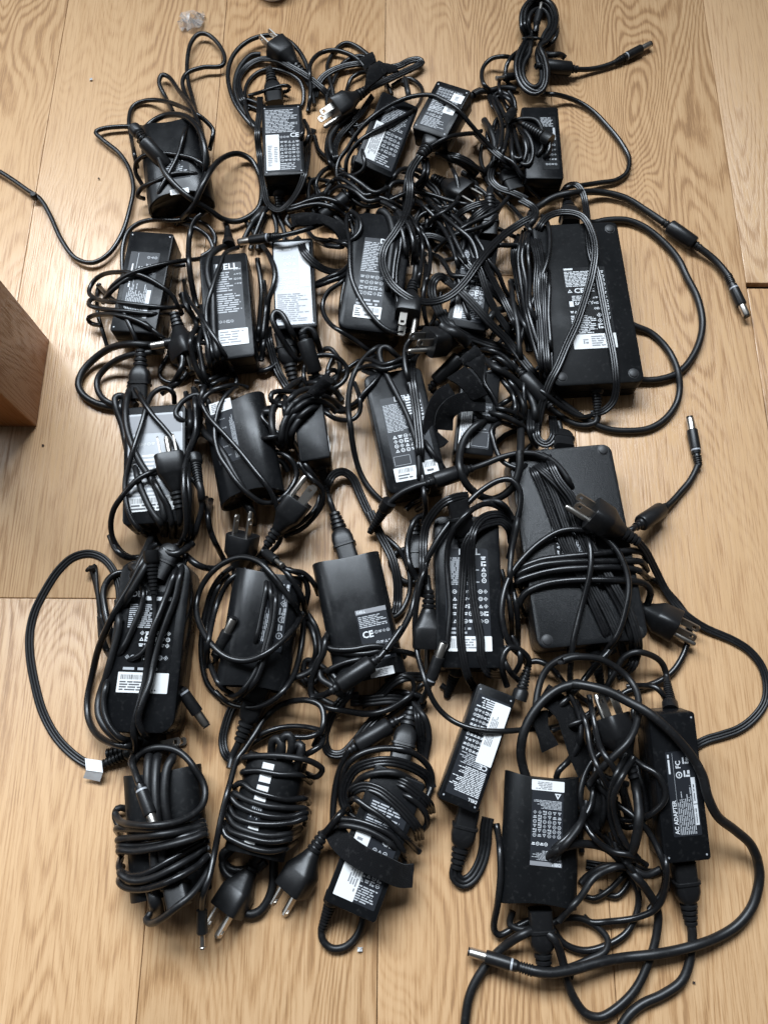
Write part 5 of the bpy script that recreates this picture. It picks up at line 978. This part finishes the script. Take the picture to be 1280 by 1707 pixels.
cab('d2', 2.4, ['y6', (560, 160), (640, 200), (668, 280), (650, 380), (640, 520), (620, 640), (580, 760), (500, 860), (400, 912), (310, 915), (230, 890), (160, 830)], lift=1)
cab('d2', 2.4, ['y6', (400, 115), (520, 150), (600, 250), (640, 330), (660, 430)], lift=1); cab('d2', 2.4, ['y6', (650, 380), (715, 490), (730, 620), (690, 710), (610, 752), (560, 760, 8)], mat='cablem'); cab('d2', 2.4, ['y6', (660, 420), (700, 520), (710, 620), (680, 700)])
cab('d2', 2.5, ['y6', (640, 400), (600, 470), (520, 560), (420, 632), (320, 662), (220, 640), (140, 570), (80, 470), (58, 380), (80, 270), (140, 180), (220, 120), (310, 95), (400, 120), (470, 190), (540, 280), (600, 370), (630, 430)], lift=3, slope=.6)
cab('d2', 2.2, ['y6', (480, 100), (560, 165), (640, 180), (700, 240), (725, 300, 6)], lift=2); cab('d2', 2.6, ['y6', (420, 60), (470, 95), (530, 140)], end='tip', lift=3)
cab('d2', 2.2, ['y6', (640, 740, 4), (680, 790), (720, 760), (740, 700)], mat='cablem')
# ---- d3
cord('pd3', 'ribbed flat cord standing below the clean-topped charger', 560, 1220)
cab('d3', 2.4, ['y6', (900, 750, 12), (780, 720), (850, 680), (960, 652), (1060, 640)], lift=.5); cab('d3', 2.2, ['y6', (1090, -20), (1170, 60), (1220, 180), (1222, 290), (1170, 400), (1120, 430, 6)], lift=1)
cab('d3', 2.4, ['y6', (780, 560, 10), (790, 600), (860, 620), (980, 622), (1100, 602), (1230, 622), (1270, 640, 6)]); cab('d3', 2.6, ['y6', (800, 540, 8), (760, 540), (765, 580), (820, 600), (910, 600), (1020, 582), (1110, 592), (1200, 640, 8)])
cab('d3', 2.6, ['y6', (960, 900), (1050, 860), (1130, 780), (1200, 750), (1290, 750)], 'flat3', lift=2, mat='cablem'); cab('d3', 2.8, ['y6', (640, 740, 6), (720, 700), (740, 760), (800, 800), (850, 850), (940, 850)], mat='cablem'); cab('d3', 3.0, ['y6', (900, 880), (1000, 880), (1120, 870), (1230, 880)], 'flat3', mat='cablem', lift=1)
cab('pd3', 2.6, ['y6', (900, 800), (880, 850), (820, 920), (780, 1000), (758, 1090), (785, 1165), (850, 1172), (920, 1110), (1000, 1010), (1080, 930)], 'flat3', lift=4, twist=35)
cab('d3', 2.6, ['y6', (790, 480, 10), (765, 540), (755, 610), (715, 690), (685, 780), (692, 860), (760, 912), (880, 938), (1000, 952), (1100, 930), (1190, 880), (1250, 830), (1290, 790)], lift=2)
cab('d3', 2.6, ['y6', (690, 860), (750, 850), (840, 800), (1040, 660), (1110, 580), (1180, 480), 'y3', (160, 1430), (240, 1330), (310, 1200), (350, 1060), (400, 900), (470, 760), (560, 630), (660, 520), (760, 430), (860, 375), (930, 370), (985, 430), (990, 520), (965, 640), (940, 760), (920, 860)], mids=[('ferrite', ('y6', 940, 735))], lift=6, slope=.5)
# ---- d4
cord('pd4', 'ribbed cord folded lengthwise over the rounded grey label, ending in a grounded plug', 715, 1010)
cab('pd4', 3.0, ['y3', (650, 760, 36), (645, 690), (635, 610), (600, 500)], end='iec', mat='rubber', lift=1); cab('pd4', 3.2, ['y3', (340, 640), (345, 740), (352, 930)], end='iec', mat='rubber')
cab('d4', 2.6, ['x7', (290, 225), (215, 258), (172, 350), (155, 450), (170, 560), (225, 670)], lift=1); cab('pd4', 2.4, ['x7', (560, 105), (500, 110), (400, 150), (330, 220), (280, 310), (262, 430), (262, 560), (262, 660), (240, 780)], 'flat3', lift=2)
cab('d4', 2.4, ['x7', (850, 300), (800, 220), (760, 180), (680, 160), (600, 190), (520, 260), (460, 340), (425, 450), (420, 560), (430, 700), (440, 850), (430, 1000), (420, 1120), (400, 1250, 10)], lift=0); cab('d4', 2.4, ['x7', (860, 260), (800, 170), (740, 140), (660, 150)], lift=1, mat='cablem')
cab('pd4', 2.3, ['x7', (850, 420), (832, 330), (780, 280), (700, 290), (630, 320), (570, 380), (540, 450), (530, 560), (520, 720), (510, 880), (510, 1050), (530, 1200), (562, 1320), (600, 1390, 8)], 'flat3'); cab('pd4', 2.3, ['x7', (865, 300), (790, 235), (720, 230), (650, 260), (600, 330), (580, 450), (582, 600), (592, 760), (612, 900), (640, 1050), (652, 1200), (700, 1290), (770, 1300, 8)], 'flat3', lift=.5)
cab('d4', 2.4, ['x7', (900, 170), (880, 330), (850, 480), (838, 640), (850, 760)], lift=1, mat='cablem'); cab('d4', 2.4, ['x7', (850, 690), (880, 840), (892, 980), (890, 1130)]); cab('d4', 2.3, ['x7', (780, 600, 6), (830, 780), (850, 960), (850, 1060)], mat='cablem')
cab('d4', 2.6, ['y3', (600, 1530, 16), (608, 1680, 7), (560, 1680, 5), (500, 1640)], start='strain', mat='cablem')
cab('pd4', 2.8, ['x7', (285, 640), (292, 700), (302, 790), (312, 880), (282, 1280)], end='nema', roll=0, lift=1, mat='cablem')
cab('d4', 2.6, ['x7', (250, 1480), (290, 1400), (325, 1290), (398, 1085)], end='barrels', lift=5, mat='cablem')
cab('d4', 2.2, ['x7', (300, 500), (270, 600), (240, 700), (215, 850), (205, 1000), (220, 1150), (260, 1290), 'x1', (50, 270), (110, 390), (200, 480), (300, 530), (430, 560), (560, 565), (700, 555), (850, 545), (980, 520), (1100, 470), (1180, 420)], lift=1, slope=.6)
# ---- e4
cord('pe4', 'short looped cord plugged into the near end of the slanted dense-print charger', 775, 1430)
cab('e4', 2.6, ['y3', (910, 1650), (880, 1550), (890, 1450), (920, 1410), (980, 1420), (1040, 1480), (1030, 1560), (985, 1720, 18)], end='strain', lift=1)
cab('e4', 2.4, ['y3', (1000, 1630), (930, 1560), (890, 1480), (900, 1400)]); cab('e4', 2.3, ['y3', (940, 1590), (990, 1500), (980, 1420), (940, 1340)])
cab('pe4', 3.2, ['x1', (460, 1150, 6), (448, 1220, 5), (440, 1340), (410, 1460), (350, 1560), (290, 1590), (240, 1550), (245, 1490), (275, 1400), (330, 1080, 14)], 'flat3', end='iec', mat='cablem')
# ---- e1 turns
cab('e1', 3.6, ['y7', (570, 150, 8), (552, 180), (540, 300), (545, 450), (570, 640), (580, 800), (590, 1000), (600, 1200), (620, 1310, 8)], mat='cablem'); cab('e1', 3.6, ['y7', (620, 150, 8), (610, 180), (596, 320), (596, 480), (610, 640), (650, 900), (690, 1150), (700, 1280, 8)], mat='cablem'); cab('e1', 3.6, ['y7', (740, 160, 8), (720, 185), (682, 250), (662, 380), (662, 500), (680, 620), (720, 800)], mat='cablem')
cab('e1', 2.8, ['y7', (440, 170, 24), (425, 210), (445, 270), (480, 370), (600, 700)], end='barrels', lift=0)
cord('pe1', 'dark connector tucked under the cable turns near left', 285, 1490)
cab('pe1', 3.0, ['y7', (690, 900), (720, 1000), (745, 1080), (770, 1240)], end='iecs', mat='rubber', lift=1); cab('pe1', 5.0, ['y7', (560, 1090), (590, 1200), (620, 1330, 10)], mat='rubber')
for i, pts in enumerate(([(345, 730, 6), (318, 690), (400, 690), (560, 690), (700, 680), (850, 660), (938, 640), (945, 680, 6)], [(350, 790, 6), (328, 770), (420, 755), (540, 740), (700, 720), (850, 690), (942, 668), (950, 700, 6)], [(350, 830, 6), (335, 812), (450, 810), (560, 800), (700, 770), (850, 730), (950, 700), (960, 730, 6)], [(355, 870, 6), (335, 846), (450, 850), (580, 830), (720, 800), (860, 760), (952, 730), (960, 770, 6)],
        [(350, 900, 8), (338, 940), (345, 985), (400, 1020), (500, 1015), (600, 970), (720, 900), (850, 830), (958, 780), (965, 810, 8)], [(360, 960, 8), (342, 1000), (400, 1050), (490, 1060), (600, 1030), (740, 960), (860, 890), (960, 825), (970, 850, 8)], [(350, 1020, 8), (338, 1065), (370, 1100), (450, 1120), (560, 1110), (680, 1070), (800, 1010), (900, 950), (968, 885), (975, 910, 8)], [(975, 920, 8), (972, 970), (930, 1060), (850, 1160), (740, 1250), (640, 1330), (560, 1362), (528, 1340), (560, 1290)])):
    cab('e1', 2.6, ['y7'] + pts, mat='cablem' if i % 2 else 'cable')
cab('e1', 2.6, ['y7', (350, 690, 6), (320, 640), (308, 590), (325, 545, 12), (360, 540, 6), (430, 570, 3)], mat='cablem')
cab('e1', 2.6, ['y7', (308, 580), (350, 640), (450, 660), (600, 665), (750, 640), (860, 590), (930, 520), (950, 430), (930, 350), (880, 270), (830, 200), (760, 140), (660, 112), (560, 120), (480, 165), (440, 220)], lift=.5, mat='cablem')
# ---- e2 turns
cord('pe2', 'grounded plug pointing down left under the tightly coiled slim charger', 375, 1510)
for q in ([(360, 260), (370, 175), (395, 165), (415, 200), (400, 330)], [(400, 250), (430, 150), (460, 150), (470, 200), (440, 320)], [(460, 270), (500, 195), (520, 200), (510, 270), (480, 380)]):
    cab('e2', 3.4, ['y8'] + q, mat='cablem', lift=1)
for i, pts in enumerate(([(230, 300, 8), (208, 270), (330, 255), (480, 265), (580, 290), (632, 330), (600, 368), (540, 348, 14)], [(230, 370, 8), (205, 345), (280, 335), (400, 355), (520, 362), (570, 400, 8)], [(175, 470, 8), (165, 420), (200, 400), (260, 440), (350, 470), (450, 490), (545, 485), (560, 510, 8)], [(170, 500, 8), (155, 455), (230, 490), (330, 522), (440, 534), (545, 540), (560, 560, 8)], [(165, 540, 8), (140, 470), (175, 512), (250, 552), (360, 580), (470, 580), (548, 560), (555, 590, 8)], [(150, 580, 8), (128, 510), (160, 570), (240, 610), (350, 622), (470, 612), (545, 590), (540, 620, 8)], [(145, 620, 8), (118, 555), (160, 620), (240, 660), (340, 682), (450, 672), (520, 640, 8)], [(130, 660, 8), (108, 610), (140, 652), (240, 692), (350, 716), (450, 702), (510, 670, 8)], [(140, 640, 8), (105, 630), (112, 675), (170, 712), (260, 750), (350, 766), (430, 752), (495, 710, 8)])):
    cab('e2', 2.3, ['y8'] + pts, mat='cablem' if i % 3 == 0 else 'cable')
cab('e2', 3.2, ['y8', (170, 730, 8), (100, 780, 8), (110, 830), (150, 862), (220, 862), (300, 790, 10)], mat='cablem'); cab('e2', 3.2, ['y8', (160, 740, 4), (100, 820, 5), (120, 885), (170, 912), (250, 890), (330, 820, 8)], mat='cablem')
cab('e2', 3.4, ['y8', (200, 900), (182, 1000), (192, 1062), (230, 1100), (290, 1090), (340, 1030), (368, 940), (372, 850), (372, 760, 8)], mat='cablem', lift=.5)
cab('pe2', 3.0, ['y8', (260, 850, 6), (190, 870), (145, 935), (95, 1030), (40, 1225)], end='nema', roll=20, lift=1)
cab('e2', 2.2, ['y7', (985, 900), (950, 1100), (925, 1280), (930, 1545)], end='tip', lift=0)
cab('e2', 2.4, ['y6', (745, 1045), (620, 1027), (500, 1042), (380, 1102), (330, 1145)], lift=2); cab('e2', 2.2, ['y8', (240, 190), (330, 130), (450, 100), (560, 105), (620, 125), (560, 155), (470, 155)], lift=2)
cab('e2', 2.4, ['y6', (700, 1130), (752, 1010), (740, 912), (680, 880), (600, 880), (510, 910), (430, 980), (380, 1060), (320, 1150), 'y8', (180, 270), (140, 400), (95, 580), (60, 760), (30, 900), (-5, 1010), (-10, 1120)], lift=2)
cab('e2', 2.4, ['y8', (640, 130), (630, 190), (580, 230), (520, 260)], lift=1)
# ---- e3 turns
cord('pe3', 'grounded plug on bare floor between the coiled charger and the strapped one', 500, 1460)
cab('e3', 2.6, ['y8', (1140, -10), (1070, 45), (980, 92), (810, 190), (750, 270), (712, 370), (692, 500), (690, 630), (700, 680)], mids=[('ferrite', ('y8', 895, 140))], lift=1)
cab('pe3', 3.2, ['y8', (1105, 10), (1090, 80), (1070, 150), (1040, 300, 18)], end='iec', mat='rubber', lift=2); cab('pe3', 2.6, ['y8', (1120, -60), (1140, 20), (1155, 130), (1165, 260)], 'flat3', lift=2); cab('pe3', 2.6, ['y8', (1100, -40), (1180, 60), (1200, 160), (1180, 280)], lift=1, mat='cablem')
cab('e3', 2.6, ['y8', (830, 610, 6), (740, 520), (735, 420), (762, 310), (830, 250), (930, 220), (1040, 220), (1130, 250), (1200, 320), (1217, 400), (1190, 480, 8)], lift=1); cab('e3', 2.6, ['y8', (770, 560, 6), (745, 460), (800, 335), (900, 292), (1000, 286), (1100, 312), (1190, 370), (1215, 430, 6)], 'flat3', lift=1); cab('e3', 2.8, ['y8', (780, 440), (850, 370), (940, 345), (1030, 350), (1130, 400)], mat='cablem')
cab('e3', 2.6, ['y8', (800, 490, 6), (790, 450), (850, 420), (930, 440), (1010, 500), (1080, 570), (1140, 650), (1150, 700, 6)], 'flat3'); cab('e3', 2.6, ['y8', (960, 360), (1060, 402), (1130, 450), (1200, 520), (1210, 560, 6)], 'flat3'); cab('e3', 2.4, ['y8', (780, 500, 8), (800, 485), (870, 530), (960, 590), (1040, 660), (1120, 740), (1150, 770)], lift=1)
cab('e3', 2.4, ['y8', (740, 640, 6), (720, 600), (800, 600), (900, 630), (1000, 680), (1060, 760), (1095, 850, 8)]); cab('e3', 2.4, ['y8', (750, 660, 6), (730, 630), (830, 640), (930, 682), (1010, 740), (1070, 830)], mat='cablem'); cab('e3', 2.4, ['y8', (990, 430), (1100, 480), (1180, 560), (1190, 620), (1150, 665)])
cab('e3', 9, ['y8', (690, 640, 8), (715, 690, 24), (770, 750, 40), (860, 810, 44), (960, 855, 43), (1050, 895, 36), (1110, 895, 10)], 'strap', name='strap')
cab('pe3', 2.8, ['y8', (760, 540, 8), (735, 560), (670, 640), (600, 722), (505, 870), (395, 1105)], end='nema', roll=25, lift=0)
cab('e3', 2.8, ['y8', (690, 1000, 14), (662, 1060), (632, 1145), (632, 1235), (680, 1282), (750, 1276), (812, 1220), (845, 1140), (850, 1080, 6)], start='strain', mat='cablem')
# ---- e5, e6 and the loose loops around them
cord('pe5', 'fat cord running off the bottom edge from under the wide matte charger', 790, 1660)
cord('pe6', 'thick cord from the near end of the lettered charger, leaving at the bottom right', 1130, 1600)
cord('pe6b', 'grounded plug standing prongs up between the wide matte charger and the lettered one', 1020, 1200)
cab('e5', 10, ['x1', (830, 310, 16), (920, 370, 26), (990, 460, 28), (1020, 560, 24), (1070, 700, 20), (1140, 840, 12)], 'strap', name='strap', twist=30); cab('e5', 8, ['x1', (800, 430, 22), (830, 560, 26), (880, 680, 16)], 'strap', name='strap', twist=40); cab('e5', 8, ['x2', (240, 850, 18), (280, 940, 24), (280, 1040, 20), (230, 1110, 10)], 'strap', name='strap', twist=40)
cab('e6', 2.5, ['x1', (740, 95), (800, 90), (880, 130), (950, 220), (1020, 330), (1080, 450), (1085, 560), (1060, 680), (1000, 770), (940, 830, 18), (920, 880, 12)], lift=1)
cab('e6', 2.6, ['x2', (700, 430, 30), (688, 385, 30), (672, 215), (640, 150), (560, 105), (490, 97), (420, 132), (380, 200), (330, 290), (280, 380)], start='strain', lift=1, mat='cablem')
cab('e6', 2.4, ['x2', (440, 300), (540, 295), (600, 300), (650, 340), (690, 420, 12)], lift=1); cab('e6', 2.4, ['x2', (100, 60), (110, 150), (105, 260), (150, 350), (220, 400)], lift=1); cab('e6', 2.6, ['x2', (380, 30), (320, 110), (220, 220), (150, 310), (60, 400), (-30, 470)], lift=1); cab('e6', 2.4, ['x2', (340, 160), (345, 250), (330, 330)])
cab('e6', 2.3, ['x2', (20, 210), (80, 300), (140, 420), (170, 520), (160, 640), (110, 720)], lift=1); cab('e6', 2.3, ['x2', (0, 560), (100, 530), (200, 490), (300, 400), (400, 330)], lift=1)
cab('e6', 2.4, ['x2', (480, 1090, 4), (390, 850), (340, 880), (440, 920)]); cab('e6', 2.4, ['x2', (300, 830), (380, 860), (450, 880)], lift=1); cab('e6', 2.6, ['x2', (300, 1180), (360, 1240), (420, 1310), (520, 1380), (600, 1400), (640, 1380)], lift=1, mat='cablem')
cab('pe6b', 2.4, ['x2', (220, 620), (215, 540), (240, 480), (290, 440)], lift=1); cab('e6', 2.4, ['x2', (250, 560), (255, 690), (300, 900), (310, 1000), (290, 1120), (240, 1200)], lift=1)
cab('e6', 2.4, ['x2', (300, 560), (262, 680), (252, 760), (270, 870), (330, 950), (400, 1010), (470, 1060), (560, 1150), (620, 1250), (668, 1380), (680, 1500), 'x3', (905, 120), (890, 190), (840, 260)], lift=2)
cab('e6', 2.4, ['x2', (480, 440), (465, 520), (400, 590), (320, 660), (240, 740), (190, 830), (168, 950), (190, 1060), (260, 1160), (340, 1240)], lift=2); cab('e6', 2.4, ['x2', (200, 810), (238, 880), (230, 1000), (170, 1100), (90, 1190), (0, 1270), (-60, 1320)], lift=2)
cab('e6', 2.6, ['x2', (372, 950), (360, 1080), (372, 1200), (420, 1310), (470, 1390), 'x3', (780, 150), (800, 190), (798, 260), (760, 340), (680, 390), (600, 407), (530, 382), (490, 330), (470, 290, 8)], lift=1); cab('e6', 2.2, ['x3', (600, 205), (640, 215), (700, 180), (760, 120), (800, 100)], lift=1)
cab('e6', 2.4, ['x3', (610, 90), (680, 100), (760, 95), (800, 75)], 'flat3', lift=1); cab('e6', 2.8, ['x3', (590, 160), (620, 130), (680, 100), (760, 100), (830, 130), (880, 110)], mat='cablem', lift=2)
cab('e5', 2.6, ['x3', (280, -60), (290, 0), (296, 120), (286, 230), (272, 330), (290, 350), (350, 322), (420, 290), (470, 280, 8)], lift=0)
cab('e5', 2.6, ['x3', (340, 262, 8), (330, 310), (370, 330), (450, 320), (520, 292), (590, 290), (650, 320), (690, 370), (680, 410), (620, 440), (560, 465), (500, 480)], lift=1, mat='cablem')
cab('pe5', 3.0, ['x3', (560, 500), (470, 478), (432, 450), (425, 400), (435, 340), (440, 255, 16)], 'round', end='iec', mat='cablem')
cab('pe5', 3.4, ['x3', (450, 325), (400, 338), (340, 370), (270, 430), (210, 510), (180, 580), (165, 678), (160, 760)], mat='cablem', lift=1)
cab('pe5', 3.2, ['x3', (430, 322), (490, 362), (520, 430), (540, 520), (570, 590), (610, 640), (660, 652), (720, 620), (790, 550), (840, 450), (870, 340), (872, 260), (830, 180), (770, 110), (740, 70)], mat='cablem', lift=2)
cab('e5', 2.4, ['x3', (600, 280), (625, 302), (700, 300), (800, 285), (870, 250), (900, 180), (905, 90), (880, 10)], lift=1); cab('e5', 2.4, ['x3', (700, -30), (730, 50), (780, 110), (810, 180)], lift=2); cab('e5', 2.6, ['x3', (510, 300), (590, 210), (640, 140), (720, 100), (790, 95)], lift=2, mat='cablem')
cab('e5', 3.0, ['x3', (445, 88), (500, 40), (590, 15), (680, 30), (735, 75)], lift=3, mat='cablem'); cab('e5', 2.8, ['x3', (480, 75), (540, 10), (590, -60), (610, -140)], lift=3, mat='cablem')
cab('pe6', 3.5, ['x3', (730, 700), (770, 642), (820, 602), (890, 570), (960, 520), (990, 450), (1000, 350), (990, 270), (965, 80, 18)], end='iec', mat='cablem')
cab('pe6b', 3.6, ['x2', (440, 1350), (490, 1230), (512, 1080), (500, 930), (470, 800), (420, 660), (295, 330)], end='nema', roll=30, lift=8, mat='cablem')
cab('e6', 2.8, ['x1', (765, 520, 6), (780, 420), (790, 330), (805, 260), (830, 190), (880, 120), (970, 70), (1080, 55), 'x2', (50, 152), (110, 130), (170, 125), (280, 137), (380, 190), (450, 250), (500, 330), (512, 420), (490, 550), (440, 640), (370, 710), (290, 790), (220, 880)], lift=3, slope=.6, mat='cablem')
cab('e5', 3.7, ['x1', (740, 930, 14), (700, 820, 18), (685, 750), (682, 690), (700, 580), (760, 450), (850, 340), (960, 270), (1080, 240), 'x2', (130, 285), (200, 295), (330, 330), (450, 390), (560, 450), (660, 530), (750, 620), (830, 720), (890, 830), (920, 950), (980, 1070), (1080, 1150), (1170, 1230), (1210, 1310), 'x3', (1238, 70), (1247, 120), (1243, 170), (1220, 245), (1170, 310), (1090, 360), (990, 395), (870, 420), (740, 435), (640, 455), (560, 478), (480, 490), (415, 482), (350, 463), (182, 412)], end='barrel', lift=1, slope=.5, mat='cablem')
twin('e6', 2.3, ['x2', (140, 380), (200, 520), (230, 680), (290, 820), (360, 960), (400, 1100)], [(0, 0), (60, -30)], lift=1)
twin('e6', 2.4, ['x2', (440, 700), (380, 820), (340, 960), (350, 1100), (400, 1220), (480, 1300)], [(0, 0), (30, 20)], lift=1)
twin('e6', 2.3, ['x2', (180, 1100), (260, 1210), (360, 1280), (460, 1300), (560, 1360)], [(0, 0)], lift=1)
twin('d2', 2.3, ['y6', (110, 700), (130, 520), (180, 330), (250, 210), (330, 160)], [(0, 0)], lift=1)
twin('a3', 2.4, ['w1', (20, 1180), (120, 1120), (240, 1180), (340, 1260), (420, 1240), (540, 1200)], [(0, 0), (20, 60), (60, -30)], lift=1)
twin('a2', 2.3, ['w7', (900, 1080), (930, 1180), (900, 1290), (820, 1380)], [(0, 0), (60, 20)], lift=1)
twin('a4', 2.3, ['w4', (200, 200), (240, 330), (210, 440), (130, 520)], [(0, 0), (50, 30)], lift=1)
twin('a5', 2.3, ['z3', (430, 500), (470, 580), (500, 660), (495, 760), (470, 860)], [(0, 0), (25, 10)], lift=1)
twin('a5', 2.2, ['w2', (300, 1130), (380, 1090), (470, 1130), (520, 1220), (540, 1320)], [(0, 0), (20, 50)], lift=1)
twin('b1', 2.3, ['z4', (860, 760), (820, 860), (840, 980), (880, 1080), (930, 1160)], [(0, 0), (40, 10)], lift=1)
twin('c4', 2.3, ['y2', (660, 160), (740, 150), (820, 180), (900, 160), (980, 120)], [(0, 0), (10, 40)], lift=1)
# ------------------------------------------------------------------ small things on the floor
def crumple(name, x, y, size, n, label, cat, mat, flat=.35, seed=1):
    rd = np.random.default_rng(seed); c = at(x, y, 0); k = n; V = []; Fc = []
    for i in range(k + 1):
        for j in range(k + 1):
            u, w = i / k - .5, j / k - .5
            V.append((u * size + rd.normal(0, size * .05), w * size * .8 + rd.normal(0, size * .05), .0012 + abs(rd.normal(0, size * flat))))
    for i in range(k):
        for j in range(k):
            a = i * (k + 1) + j; Fc.append((a, a + k + 1, a + k + 2, a + 1))
    V = np.array(V); V2 = V.copy(); V2[:, 2] -= .0004; m = len(V)
    F2 = [tuple(q + m for q in f[::-1]) for f in Fc]
    o = mk(name, np.vstack([V, V2]), Fc + F2, mat, smooth=False); o.location = c; tag(o, label, cat); return o
crumple('plastic_scrap', 322, 40, .028, 6, 'crumpled scrap of clear plastic film on the far left floor', 'plastic scrap', 'film', .22, 3)
crumple('paper_crumb', 600, 1581, .004, 2, 'tiny white crumb of paper near the bottom centre of the floor', 'crumb', 'tape', .25, 4)
crumple('paper_crumb', 153, 134, .003, 2, 'tiny white crumb on the floor below the clear plastic scrap', 'crumb', 'tape', .25, 5)
crumple('dirt_crumb', 166, 299, .002, 2, 'tiny dark speck on the floor left of the wire-wrapped stubby charger', 'crumb', 'under', .25, 6)
crumple('dirt_crumb', 1155, 1637, .002, 2, 'tiny dark speck on bare floor at the bottom right', 'crumb', 'under', .25, 7)
crumple('dirt_crumb', 73, 743, .002, 2, 'tiny dark speck on the floor below the furniture leg', 'crumb', 'under', .25, 8)
v, f = rings_mesh([[(r_ * math.cos(t), r_ * math.sin(t), z) for t in np.linspace(0, 2 * math.pi, 33)[:-1]] for z, r_ in ((0, .012), (.002, .0155), (.012, .0165), (.020, .0162), (.0205, .0148), (.018, .0146), (.004, .013))], True, True)
o = mk('white_cap', v, f, 'ceramic'); o.scale = (1.3, 1.3, 1.0); o.location = at(456, -16, 0); tag(o, 'round white cap just entering the picture at the top edge', 'cap')
